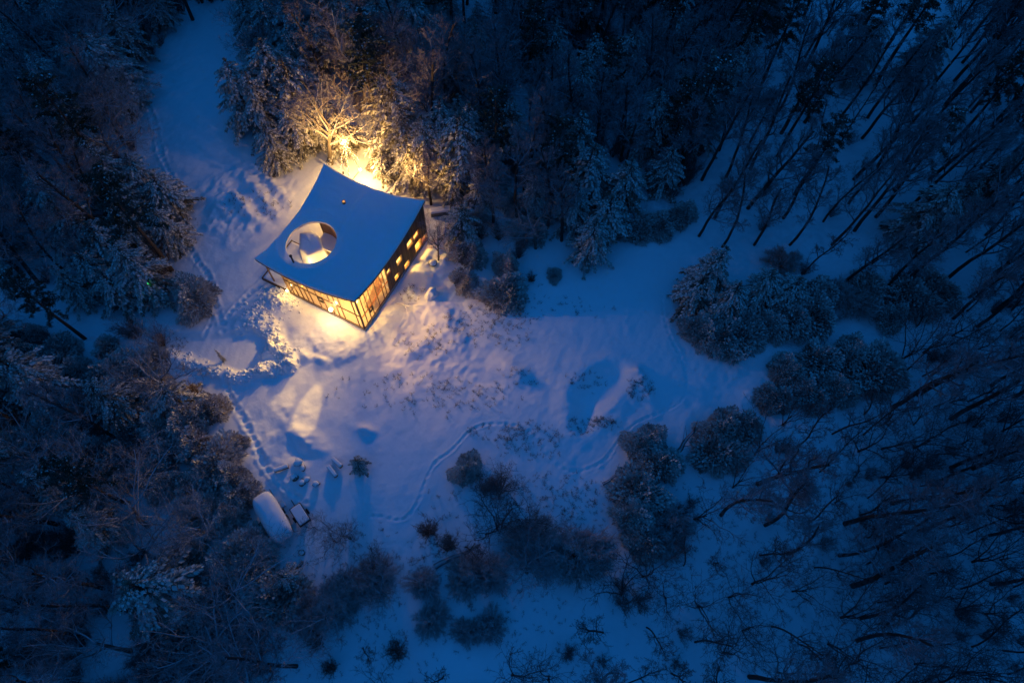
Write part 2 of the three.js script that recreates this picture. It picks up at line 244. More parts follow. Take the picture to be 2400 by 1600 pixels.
// glazed fronts: [plan start, plan end, mullion places (m)]
function glassFront(label, p, q, marks, sill, transom, small) {
  const f = new THREE.Group(); f.name = 'glass_front'; f.userData.label = label; house.add(f);
  const L = Math.hypot(q[0] - p[0], q[1] - p[1]), e = [(q[0] - p[0]) / L, (q[1] - p[1]) / L], at = d => [p[0] + e[0] * d, p[1] + e[1] * d], n = [e[1], -e[0]];
  const turn = Math.atan2(-e[1], e[0]);
  for (const d of marks) { const [s, t] = at(d), h = ceil(s, t) - sill; part('mullion', new THREE.BoxGeometry(.055, h - .01, .12).rotateY(turn).translate(s, sill + h / 2, t), M.frame, f); }
  const rail = (y, a, b, m = M.frame, w = .065) => { const [s, t] = at((a + b) / 2); part('rail', new THREE.BoxGeometry(b - a - .08, w, .11).rotateY(turn).translate(s, y, t), m, f); };
  for (let k = 0; k + 1 < marks.length; k++) {
    const a = marks[k], b = marks[k + 1], A = at(a + .04), B = at(b - .04);
    rail(sill + .045, a, b); rail(transom, a, b, label.includes('south-east') || /right/.test(label) ? M.beam : M.frame);
    const tr = at(a + .04), tl = at(b - .04), hA = ceil(...tr) - .03, hB = ceil(...tl) - .03;
    part('pane', quad([A[0], sill + .1, A[1]], [B[0], sill + .1, B[1]], [B[0], transom - .06, B[1]], [A[0], transom - .06, A[1]]), M.glass, f);
    part('pane', quad([A[0], transom + .06, A[1]], [B[0], transom + .06, B[1]], [B[0], hB, B[1]], [A[0], hA, A[1]]), M.glass, f);
    if (k === small) { // the little opening light with a dark frame
      const y1 = transom - .08, y0 = y1 - .95, [s, t] = at((a + b) / 2), w = b - a - .12;
      part('opening_light', merge([box(w, .09, .17, 0, y0, 0), box(w, .09, .17, 0, y1 - .05, 0), box(.09, y1 - y0, .17, -w / 2 + .045, (y0 + y1) / 2, 0), box(.09, y1 - y0, .17, w / 2 - .045, (y0 + y1) / 2, 0)]).rotateY(turn).translate(s, 0, t), M.dark, f, 'small dark framed opening window');
    }
  }
}
glassFront('long left glass front of many tall panes', [10.5, .06], [.04, .06], [.04, .7, 1.35, 2.1, 2.8, 3.45, 4.6, 5.5, 6.4, 7.15, 7.9, 9.85, 10.42], .31, 3.3, 6);
glassFront('short right glass front of tall panes with an orange rail', [.06, .1], [.06, 5.84], [.1, .78, 1.5, 2.2, 3.4, 4.45, 5.05, 5.7], .31, 2.72, 2);
// timber flank with windows
const WIN = [[10.36, 11.62, 3.1, 4.35], [11.82, 13.0, 2.95, 4.2], [11.8, 13.1, .6, 2.15], [13.25, 14.5, .4, 1.65], [7.95, 9.0, 2.95, 4.05], [9.18, 10.24, .42, 1.4], [5.92, 6.74, 3.5, 4.55], [7.0, 7.9, .88, 1.8]];
part('flank_wall', wallGeo([.26, 5.86], [.26, 14.6], .16, .3, WIN.map(([a, b, c, d]) => [a - 5.86, b - 5.86, c, d])), M.timber, house, 'dark timber flank wall with scattered windows');
{
  const boards = [], rand = rng(5);
  for (let t = 5.9; t < 14.55; t += .17) {
    let cuts = [[.3, ceil(.05, t + .08) - .01]];
    for (const [a, b, c, d] of WIN) if (t + .16 > a - .06 && t < b + .06) cuts = cuts.flatMap(([y0, y1]) => [[y0, Math.min(y1, c - .06)], [Math.max(y0, d + .06), y1]].filter(r => r[1] - r[0] > .05 && !(c - .06 > y1) && !(d + .06 < y0)).concat(c - .06 > y1 || d + .06 < y0 ? [[y0, y1]] : []));
    for (const [y0, y1] of cuts) boards.push(box(.035 + rand() * .03, y1 - y0, .135, .06 - rand() * .01, (y0 + y1) / 2, t + .08));
  }
  [[.15, .09, .05], [.1, .064, .038], [.21, .125, .065]].forEach((c, i) => { part('cladding_boards', merge(boards.filter((_, k) => (hash2(k, 1, 3) * 3 | 0) === i)), std(...c, { roughness: .8 }), house, 'narrow upright timber boards').userData.kind = 'stuff'; });
}
WIN.forEach(([a, b, c, d], i) => {
  const w = new THREE.Group(); w.name = 'window'; house.add(w);
  part('frame', merge([box(.13, .05, b - a, .05, c - .02, (a + b) / 2), box(.13, .05, b - a, .05, d + .02, (a + b) / 2), box(.13, d - c + .1, .05, .05, (c + d) / 2, a - .022), box(.13, d - c + .1, .05, .05, (c + d) / 2, b + .022)]), M.frame, w);
  part('pane', quad([.03, c + .005, a + .003], [.03, c + .005, b - .003], [.03, d - .005, b - .003], [.03, d - .005, a + .003]), M.glass, w);
  if ([1, 3, 6].includes(i)) { const g = new THREE.PlaneGeometry(b - a, d - c + .2, 40, 1), p = g.attributes.position; for (let k = 0; k < p.count; k++) p.setZ(k, .03 * Math.sin(p.getX(k) * 22)); g.computeVertexNormals(); part('curtain', g.rotateY(Math.PI / 2).translate(.5, (c + d) / 2, (a + b) / 2), M.curtain, w, 'thin orange curtain'); }
});
part('rear_wall', wallGeo([0.1, 14.6], [10.5, 14.6], .16, .3, [[4.2, 5.3, .36, 2.45], [7, 8.4, 1, 2.2]]), M.timber, house);
part('rear_door', box(1.08, 2.07, .08, 4.75 + .1, 1.4, 14.68), M.wood, house);
part('rear_window', quad([7.12, 1.02, 14.68], [8.48, 1.02, 14.68], [8.48, 2.18, 14.68], [7.12, 2.18, 14.68]), M.glass, house);
for (const [a, b] of [[7.95, 14.55], [.12, 2.05]]) part('side_wall', wallGeo([10.55, a], [10.55, b], .16, .3), M.timber, house);
part('partition_wall', wallGeo([.3, 5.95], [6.6, 5.95], .14, .36), M.plaster, house, 'pale inner wall at the back of the glazed hall');
part('inner_wall', wallGeo([4.4, 6.2], [4.4, 14.5], .14, .36), M.plaster, house);
part('room_wall', merge([wallGeo([.3, 10.3], [4.2, 10.3], .12, .36), wallGeo([.3, 7.95 - .6], [4.2, 7.35], .12, 2.74)]), M.plaster, house);
{ // curved wall round the open court
  const g = [], A0 = 1.32, A1 = 2 * Math.PI - 1.32, n = 30;
  for (const [r, fl] of [[OR + .03, 0], [OR + .17, 1]]) { const lo = [], hi = []; for (let k = 0; k <= n; k++) { const a = lerp(A0, A1, k / n), s = OC[0] + r * Math.cos(a), t = OC[1] + r * Math.sin(a); lo.push(V(s, .33, t)); hi.push(V(s, ceil(s, t), t)); } const rows = lo.map((v, i) => [v, hi[i]]); const gg = new THREE.BufferGeometry(), p = [], ix = []; rows.forEach(r => r.forEach(v => p.push(v.x, v.y, v.z))); for (let i = 0; i < n; i++) ix.push(2 * i, 2 * i + 1, 2 * i + 2, 2 * i + 1, 2 * i + 3, 2 * i + 2); gg.setAttribute('position', new THREE.Float32BufferAttribute(p, 3)); gg.setIndex(ix); gg.computeVertexNormals(); g.push(gg); }
  part('court_wall', merge(g), M.wood, house, 'curved timber wall round the open court under the roof opening');
}
// deck, post, stair
part('deck', merge([rbox(3.9, .34, 6.2, .03, 12.6, .17 + .12, 3.12), box(3.9, .5, .12, 12.6, .3, .06), box(.12, .5, 6.2, 14.5, .3, 3.12)]), M.fascia, house, 'dark timber deck under the west overhang');
part('post', new THREE.CylinderGeometry(.09, .09, roofH(12.9, .35) - RT - .5, 10).translate(12.9, (roofH(12.9, .35) - RT + .5) / 2, .35), M.timber, house);
part('post', new THREE.CylinderGeometry(.09, .09, roofH(13.1, 13.9) - RT - .1, 10).translate(13.1, (roofH(13.1, 13.9) - RT) / 2, 13.9), M.timber, house);
{
  const steps = []; for (let k = 0; k < 13; k++) steps.push(box(.95, .06, .3, 1.0, .5 + k * .178, 2.6 + k * .25));
  const stair = part('stair', merge(steps), M.wood, house, 'open wooden stair seen through the right glass front');
  const rails = []; for (const s of [.5, 1.5]) { for (let k = 0; k < 13; k += 2) rails.push(box(.04, .95, .04, s, .98 + k * .178, 2.6 + k * .25)); rails.push(new THREE.BoxGeometry(.06, .08, 3.9).rotateX(-Math.atan2(.178, .25)).translate(s, 2.52, 4.1)); }
  part('handrail', merge(rails), M.beam, stair, 'orange handrail and balusters');
  part('gallery_rail', merge([box(4.6, .07, .06, 4.0, 3.75, 5.6), ...Array.from({ length: 16 }, (_, k) => box(.03, 1, .03, 1.75 + k * .3, 3.25, 5.6))]), M.beam, house);
}
// lamps of the house
const lampMesh = new THREE.SphereGeometry(1, 16, 12);
function glow(kind, label, s, h, t, r, mat, I, soft, colour = WARM, cord) {
  const [x, y, z] = HW(s, h, t), o = base(kind, label, 'lamp', [x, y, z]);
  part('lamp_globe', lampMesh.clone().scale(r, r, r), mat, o);
  if (cord) part('cord', new THREE.CylinderGeometry(.012, .012, cord, 5).translate(0, r + cord / 2, 0), M.dark, o);
  const l = new THREE.PointLight(colour, I); l.name = kind + '_bulb'; l.castShadow = true; l.shadow.radius = soft; o.add(l); return o;
}
glow('pendant_lamp', 'globe pendant lamp glowing just inside the glass corner', 1.75, 2.9, 1.7, .24, M.lamp, 38, 10, WARM, 2.4);
glow('pendant_lamp', 'unseen globe pendant lamp lighting the middle of the glazed hall', 4.9, 3.9, 2.8, .22, M.lamp, 34, 10, WARM, 1);  // unseen hall lamps from here on, placed to light interior and near yard
glow('pendant_lamp', 'unseen globe pendant lamp lighting the far left end of the glazed hall', 8.6, 2.6, 1.0, .2, M.lamp, 10, 10, WARM, 1.6);
glow('pendant_lamp', 'unseen globe pendant lamp lighting the stair in the right glass front', 2.6, 4.4, 4.6, .2, M.lamp, 60, 10, WARM, .7);
glow('unseen_room_lamp', 'unseen lamp behind the upper far windows of the timber flank', 2.6, 4.2, 12.2, .2, M.lamp,95, 9);  // unseen room lamps, placed to light the flank windows and snow outside
glow('unseen_room_lamp', 'unseen lamp behind the upper near windows of the timber flank', 2.4, 4.1, 8.7, .2, M.lamp,95, 9);
glow('unseen_room_lamp', 'unseen lamp behind the lower near windows of the timber flank', 2.2, 2.1, 8.6, .18, M.lamp,95, 6);
glow('unseen_room_lamp', 'unseen lamp behind the lower far windows of the timber flank', 2.2, 2.1, 12.6, .18, M.lamp,95, 6);
glow('unseen_room_lamp', 'unseen lamp behind the topmost small window beside the glass', 1.6, 4.3, 6.7, .15, M.lamp, 16, 6);
glow('wall_lantern', 'bright lantern on the left glass front lighting the snow below', 3.85, 2.55, -.42, .23, M.lampHot, 29, 6, new THREE.Color(1, .64, .3));
glow('unseen_west_lamp', 'unseen lamp under the deep west overhang lighting the meadow', 13.4, 3.3, 13.2, .12, M.lampHot, 60, 8);  // unseen lamp, placed to light the west meadow and wood edge
glow('wall_lantern', 'small lantern at the left end of the glass front', 10.3, 1.5, -.35, .13, M.lampHot, 6, 4);
glow('unseen_court_lamp', 'unseen lamp in the round court lighting the snow heap', 9.2, 2.3, 2.75, .12, M.lampHot, 26, 5, new THREE.Color(1, .68, .25));  // unseen court lamps, placed to light the heap and the opening rim
glow('unseen_court_lamp', 'unseen lamp by the curved wall east of the snow heap', 7.35, 2.4, 5.6, .1, M.lampHot, 12, 5, new THREE.Color(1, .68, .25));
glow('unseen_flood_lamp', 'unseen flood lamp behind the rear eave lighting snow and string lights', 11.2, 3.6, 17.6, .16, M.lampHot, 250, 8, new THREE.Color(1, .58, .18));  // unseen lamp, placed to light the snow patch behind the house
part('unseen_lamp_arm', box(.06, .06, 3, 11.2, 3.6, 16.1), M.dark, house);  // arm holding the unseen flood lamp
// unseen spots behind the glass, placed to light the yard
function spot(label, s, h, t, ts, tt, I, deg, pen = 1, colour = WARM) {
  const p = HW(s, h, t), q = HW(ts, 0, tt), o = base('unseen_yard_spot', label, 'lamp', p), d = V(q[0] - p[0], q[1] - p[1], q[2] - p[2]).normalize();
  const aim = new THREE.Quaternion().setFromUnitVectors(V(0, -1, 0), d);
  part('housing', new THREE.CylinderGeometry(.05, .08, .22, 10, 1, true).translate(0, .02, 0).applyQuaternion(aim), M.dark, o); part('lens', new THREE.CylinderGeometry(.07, .07, .01, 10).translate(0, -.06, 0).applyQuaternion(aim), M.lamp, o);
  part('stem', new THREE.CylinderGeometry(.012, .012, ceil(s, t) - h + .02, 5).translate(0, (ceil(s, t) - h) / 2 + .05, 0), M.dark, o);
  const l = new THREE.SpotLight(colour, I, 0, deg * Math.PI / 180, pen); l.position.copy(d).multiplyScalar(.12); l.castShadow = true; l.shadow.radius = 12; l.name = 'unseen_yard_spot_beam'; o.add(l, l.target); l.target.position.copy(d).multiplyScalar(5);
}
spot('unseen yard spot behind the left glass front nearest the corner', 2.0, 4.9, .8, -1, -30, 260, 32);
spot('unseen yard spot behind the middle of the left glass front', 5.0, 4.3, .7, 6.5, -28, 350, 32);
spot('unseen yard spot behind the far end of the left glass front', 7.4, 4.2, .7, 14, -24, 330, 32);
spot('unseen yard spot behind the right glass front nearest the corner', .8, 4.9, 1.6, -17, -5, 210, 42, 1, WARMER);
spot('unseen yard spot behind the right glass front by the stair', .8, 4.5, 3.9, -17, 7, 220, 42, 1, WARMER);
spot('unseen yard spot turned along the diagonal beside the glass corner', 1.5, 5.2, .6, -14, -26, 70, 30, 1, WARMER);
{
  const [a, b] = toHouse(...G(716, 985)), [c, d] = toHouse(...G(640, 985));
  spot('unseen narrow spot sending a bright fan down the yard', 3.0, 4.6, .6, a, b, 700, 6.5, .25); spot('unseen narrow spot sending a second fan towards the footpath', 3.4, 4.6, .6, c, d, 420, 5.5, .3);  // unseen narrow spots, placed to throw two fans of light
}
// unseen floods under the rear eave, placed to light the trees
for (const [label, s, t, d, I, deg] of [['unseen eave flood behind the house turned on the bare trees', 11.6, 15.0, [.5, .36, .9], 1350, 60], ['unseen eave flood behind the house turned on the golden conifers', 5.0, 15.2, [-.22, .32, .9], 820, 58]]) {
  const h = roofH(s, 14.5) - .55, p = HW(s, h, t), w = HW(s + d[0], h, t + d[2]), o = base('unseen_eave_flood', label, 'lamp', p), dir = V(w[0] - p[0], d[1], w[2] - p[2]).normalize(), aim = new THREE.Quaternion().setFromUnitVectors(V(0, 1, 0), dir);
  part('housing', new THREE.CylinderGeometry(.13, .09, .24, 12, 1, true).applyQuaternion(aim), M.dark, o); part('lens', new THREE.CylinderGeometry(.11, .11, .02, 12).translate(0, .05, 0).applyQuaternion(aim), M.lampHot, o); part('bracket', new THREE.CylinderGeometry(.02, .02, .7, 6).rotateX(1).translate(0, .1, .25), M.dark, o);
  const l = new THREE.SpotLight(new THREE.Color(1, .55, .15), I, 0, deg * Math.PI / 180, 1); l.position.copy(dir).multiplyScalar(.14); l.target.position.copy(dir).multiplyScalar(5); l.castShadow = true; l.shadow.radius = 6; l.name = 'unseen_eave_flood_beam'; o.add(l, l.target);
}

// what stands in the court and by the house
{
  const pts = [[13.0, 6.4], [11.9, 7.6], [10.1, 7.1], [8.4, 5.6], [9.7, 3.7], [11.5, 4.2]], o = base('snow_heap', 'faceted snow covered heap inside the round roof opening', 'snow heap', HW(10.6, 0, 5.7), HOUSE_TURN);
  const rows = []; const N = 48, c = [10.6, 5.7], levels = [[0, 1.12], [.5, 1.1], [1.2, 1.05], [2.0, .98], [2.7, .92], [3.0, .84], [3.1, .6], [3.08, .25], [3.06, 0]];
  for (let k = 0; k < N; k++) { const a = k / N * 2 * Math.PI; let R = 3; for (let i = 0; i < 6; i++) { const p = pts[i], q = pts[(i + 1) % 6], ex = q[0] - p[0], ez = q[1] - p[1], dx = Math.cos(a), dz = Math.sin(a), det = dx * ez - dz * ex, w = ((p[0] - c[0]) * ez - (p[1] - c[1]) * ex) / det, k2 = ((p[0] - c[0]) * dz - (p[1] - c[1]) * dx) / det; if (w > 0 && k2 >= 0 && k2 <= 1) R = Math.min(R, w); } R *= .93; rows.push(levels.map(([y, f]) => V(Math.cos(a) * R * f, .4 + y + .1 * noise(a * 2, y * 2, 5), Math.sin(a) * R * f * (1 + .05 * noise(a * 3, y * 3, 6))))); }
  part('heap', sheetGeo(rows), M.snow, o);
}
{ // deck snow
  const g = new THREE.PlaneGeometry(3.7, 6, 30, 50).rotateX(-Math.PI / 2), p = g.attributes.position; for (let i = 0; i < p.count; i++) { const x = p.getX(i), z = p.getZ(i), e = Math.min(1.85 - Math.abs(x), 3 - Math.abs(z)); p.setY(i, .18 * Math.sqrt(clamp(e / .3, 0, 1)) + .03 * fbm(x, z, 9, 3)); } g.computeVertexNormals();
  part('deck_snow', g.translate(12.6, .465, 3.12), M.snow, house, 'snow lying on the deck');
}

// ---------------------------------------------------------------- yard things
const YARD = (px, py, dy = 0, h = 0) => { const [x, z] = G(px, py, h); return [x, groundY(x, z) + dy, z]; };
function lump(seed, rx, ry, rz, rough = .18, det = 3) { const g = mergeVertices(new THREE.IcosahedronGeometry(1, det).deleteAttribute('uv').deleteAttribute('normal')), p = g.attributes.position; for (let i = 0; i < p.count; i++) { const x = p.getX(i), y = p.getY(i), z = p.getZ(i), k = 1 + rough * (fbm(x * 1.6 + z, y * 1.6 + z * .7, seed, 3)); p.setXYZ(i, x * rx * k, y * ry * k, z * rz * k); } g.computeVertexNormals(); return g; }
{
  const o = base('fire_bowl', 'round black fire bowl with a domed snow cap beside the bare yard tree', 'fire bowl', YARD(1015, 621)); 
  part('bowl', new THREE.LatheGeometry([[.0, .05], [.3, .06], [.48, .3], [.52, .5], [.46, .5], [.4, .3]].map(([x, y]) => new THREE.Vector2(x, y)), 20), M.dark, o); part('snow_cap', lump(3, .47, .3, .47, .06).translate(0, .5, 0), M.snow, o);
}
{
  const p = G(1010, 505), q = G(1058, 498), L = Math.hypot(q[0] - p[0], q[1] - p[1]), o = base('stone_wall', 'low dark wall with a flat snow top right of the roof corner', 'wall', [(p[0] + q[0]) / 2, groundY(p[0], p[1]) , (p[1] + q[1]) / 2], -Math.atan2(q[1] - p[1], q[0] - p[0]));
  part('wall_body', rbox(L, .9, .7, .06, 0, .35, 0), M.stone, o); part('snow_cap', rbox(L + .1, .34, .85, .15, 0, .92, 0), M.snow, o);
}
{
  const o = base('snowy_boulder', 'peaked snow covered boulder catching the window light', 'boulder', YARD(1012, 697)); part('boulder', lump(8, .75, .9, .7, .35).translate(0, .45, 0), M.snow, o);
}
{ // garden stake cross with snow on it
  const o = base('garden_trellis', 'snow crusted low wooden trellis beside the right glass front', 'trellis', YARD(950, 722), .3); const g = []; for (const [a, b] of [[V(0, 0, 0), V(.1, 1.3, -.1)], [V(-1.1, .9, -.5), V(1.5, .8, .1)], [V(-.9, .5, -.6), V(.6, 1.1, .5)], [V(-.1, .7, -1.3), V(.2, .8, 1.2)]]) g.push(new THREE.TubeGeometry(new THREE.LineCurve3(a, b), 1, .045, 6)); part('stakes', merge(g), M.wood, o); part('snow_crust', merge(g.map(x => x.clone().scale(1, 1, 1.02).translate(0, .05, 0))), M.snow, o);
}
{ // string light tripod behind the house
  const [x, z] = G(823, 392), y = groundY(x, z), o = base('light_tripod', 'tripod wound with tiny glowing string lights behind the roof', 'light string', [x, y, z]);
  const top = V(0, 4.6, 0), poles = [], bulbs = [], rand = rng(77);
  for (const a of [.4, 1.6, 2.75, 4.2, 5.3]) { const foot = V(Math.cos(a) * 1.5, -.1, Math.sin(a) * 1.5); poles.push(new THREE.TubeGeometry(new THREE.LineCurve3(foot, top), 4, .04, 6)); for (let k = 0; k <= 26; k++) { const q = foot.clone().lerp(top, k / 26); bulbs.push(new THREE.OctahedronGeometry(.05, 0).translate(q.x + (rand() - .5) * .2, q.y + (rand() - .5) * .1, q.z + (rand() - .5) * .2)); } }
  for (let k = 0; k < 40; k++) { const a = rand() * 6.28, q = rand() * .55; bulbs.push(new THREE.OctahedronGeometry(.055, 0).translate(Math.cos(a) * q, 4.6 + (rand() - .3) * .8, Math.sin(a) * q)); }
  part('pole_frame', merge(poles), M.wood, o); const b = part('light_bulbs', merge(bulbs), M.lampString, o); b.userData.kind = 'stuff';
  const l = new THREE.PointLight(new THREE.Color(1, .58, .18), 12); l.position.set(0, 4.2, 0); l.shadow.radius = 25; l.name = 'light_string_light'; l.castShadow = true; o.add(l);
}
{ // little green marker in the left wood
  const [x, z] = G(346, 666, 4), o = base('marker_light', 'tiny green light shining in the left wood', 'light', [x, 4, z]); part('stake', new THREE.CylinderGeometry(.03, .03, 4.2, 6).translate(0, -2.1, 0), M.dark, o); part('green_lamp', new THREE.SphereGeometry(.07, 10, 8).translate(0, .1, 0), M.green, o);
  const l = new THREE.PointLight(new THREE.Color(.05, 1, .15), .02); l.position.set(0, .1, 0); l.shadow.radius = 4; l.name = 'marker_light_glow'; o.add(l);
}
{ // caravan
  const p = G(611, 1163, 1.6), q = G(668, 1262, 1.6), L = Math.hypot(q[0] - p[0], q[1] - p[1]), cx = (p[0] + q[0]) / 2, cz = (p[1] + q[1]) / 2, gy = groundY(cx, cz), W = 2.12, Ht = 2.2;
  const o = base('camper_trailer', 'rounded silver camper trailer under thick snow at the wood edge', 'trailer', [cx, gy - .1, cz], -Math.atan2(q[1] - p[1], q[0] - p[0]));
  const shell = (grow, y0, cut) => { const rows = [], N = 40, K = 26; for (let k = 0; k < N; k++) { const row = [], u0 = k / (N - 1) * 2 - 1; for (let i = 0; i <= K; i++) { const a = lerp(cut, Math.PI - cut, i / K), x = Math.sign(u0) * (1 - Math.pow(1 - Math.abs(u0), 1.7)) * (L / 2 + grow), f = Math.pow(Math.max(0, 1 - Math.pow(Math.abs(x) / (L / 2 + grow), 4.2)), 1 / 2.6), c = Math.cos(a), s = Math.sin(a), e = .62, w = (W / 2 + grow) * Math.sign(c) * Math.pow(Math.abs(c), e) * (.35 + .65 * f), h = (Ht - .75 + grow) * Math.pow(Math.max(0, s), e) * (.3 + .7 * f); row.push(V(x, y0 + h + (grow ? .03 * fbm(x * 1.5, w * 1.5, 4, 3) : 0), w)); } rows.push(row); } const p = [], ix = [], K1 = K + 1; rows.forEach(r => r.forEach(v => p.push(v.x, v.y, v.z))); for (let k = 0; k + 1 < N; k++) for (let i = 0; i < K; i++) { const a = k * K1 + i, b = a + K1; ix.push(a, b, a + 1, a + 1, b, b + 1); } const g = new THREE.BufferGeometry(); g.setAttribute('position', new THREE.Float32BufferAttribute(p, 3)); g.setIndex(ix); g.computeVertexNormals(); return g; };
  const lower = rbox(L - .5, .75, W - .1, .3, 0, .85, 0);
  part('body', merge([shell(0, 1.0, 0), lower]), M.alu, o); part('snow_cover', shell(.13, 1.12, .34), M.snow, o, 'thick snow over the rounded roof');
  for (const sx of [-2.2, -.2, 2.1]) part('window', rbox(.95, .5, .05, .02, sx, 1.55, -W / 2 + .01), M.darkglass, o);
  part('door', rbox(.7, 1.55, .06, .02, 1.0, 1.2, -W / 2 - .02), M.alu, o); part('window', rbox(.05, .6, 1.2, .02, L / 2 - .06, 1.4, 0), M.darkglass, o); part('step_box', rbox(.75, .5, .5, .05, -.8, 1.0, -W / 2 - .25), M.alu, o);
  for (const [x, z] of [[.5, -1], [-.4, -1], [.5, 1], [-.4, 1]]) part('wheel', new THREE.CylinderGeometry(.36, .36, .22, 18).rotateX(Math.PI / 2).translate(x, .36, z), M.rubber, o);
  part('hitch', new THREE.CylinderGeometry(.05, .05, 1.2, 8).rotateZ(Math.PI / 2).translate(-L / 2 - .5, .55, 0), M.dark, o);
}
{
  const [x, z] = G(704, 1207, .7), a = G(690, 1187, .7), b = G(716, 1228, .7), L = Math.hypot(b[0] - a[0], b[1] - a[1]) - .1, o = base('utility_trailer', 'small open utility trailer filled with snow beside the camper', 'trailer', [x, groundY(x, z), z], -Math.atan2(b[1] - a[1], b[0] - a[0]));
  part('bed', merge([box(L, .08, 1.25, 0, .5, 0), box(L, .4, .05, 0, .72, .6), box(L, .4, .05, 0, .72, -.6), box(.05, .4, 1.15, L / 2, .72, 0), box(.05, .4, 1.15, -L / 2, .72, 0)]), M.dark, o); part('snow_load', rbox(L - .08, .42, 1.12, .1, 0, .76, 0), M.snow, o); for (const s of [-1, 1]) part('wheel', new THREE.CylinderGeometry(.3, .3, .18, 16).rotateX(Math.PI / 2).translate(0, .3, s * .75), M.rubber, o); part('drawbar', box(.9, .06, .08, -L / 2 - .45, .45, 0), M.dark, o);
}
[[[648, 1106], [676, 1096], 'snow capped log bench nearest the footpath'], [[773, 1098], [789, 1118], 'snow capped log bench, the left of two parallel ones'], [[784, 1080], [801, 1096], 'snow capped log bench closest to the small pine']].forEach(([p, q, label]) => {
  const A = G(...p), B = G(...q), L = Math.hypot(B[0] - A[0], B[1] - A[1]) + .2, o = base('log_bench', label, 'bench', [(A[0] + B[0]) / 2, groundY((A[0] + B[0]) / 2, (A[1] + B[1]) / 2), (A[1] + B[1]) / 2], -Math.atan2(B[1] - A[1], B[0] - A[0]), 'log benches round the fire ring');
  part('log', new THREE.CylinderGeometry(.2, .23, L, 12).rotateZ(Math.PI / 2).translate(0, .3, 0), M.wood, o); part('snow_cap', rbox(L + .05, .3, .42, .13, 0, .55, 0), M.snow, o);
});
[[691, 1121, .42, 'fire ring stone lit warm, nearest the log bench'], [721, 1126, .36, 'snow capped fire ring stone right of the brightest one'], [709, 1133, .4, 'snow capped fire ring stone nearest the camper'], [743, 1137, .38, 'lone snow capped stone right of the fire ring'], [705, 1090, .5, 'snow capped stone behind the fire ring'], [713, 1101, .34, 'small snow capped stone between bench and fire ring'], [608, 1298 - 4, .3, 'pale round stone below the camper']].forEach(([x, y, r, label], i) => {
  const p = i === 6 ? YARD(708, 1296) : YARD(x, y), o = base('garden_stone', label, 'stone', p, i, 'stones round the fire ring'); part('stone', lump(20 + i, r, r * .7, r * .85, .3, 2).translate(0, r * .35, 0), M.stone, o); part('snow_cap', lump(40 + i, r * .92, r * .5, r * .8, .15, 2).translate(0, r * .75, 0), M.snow, o);
});

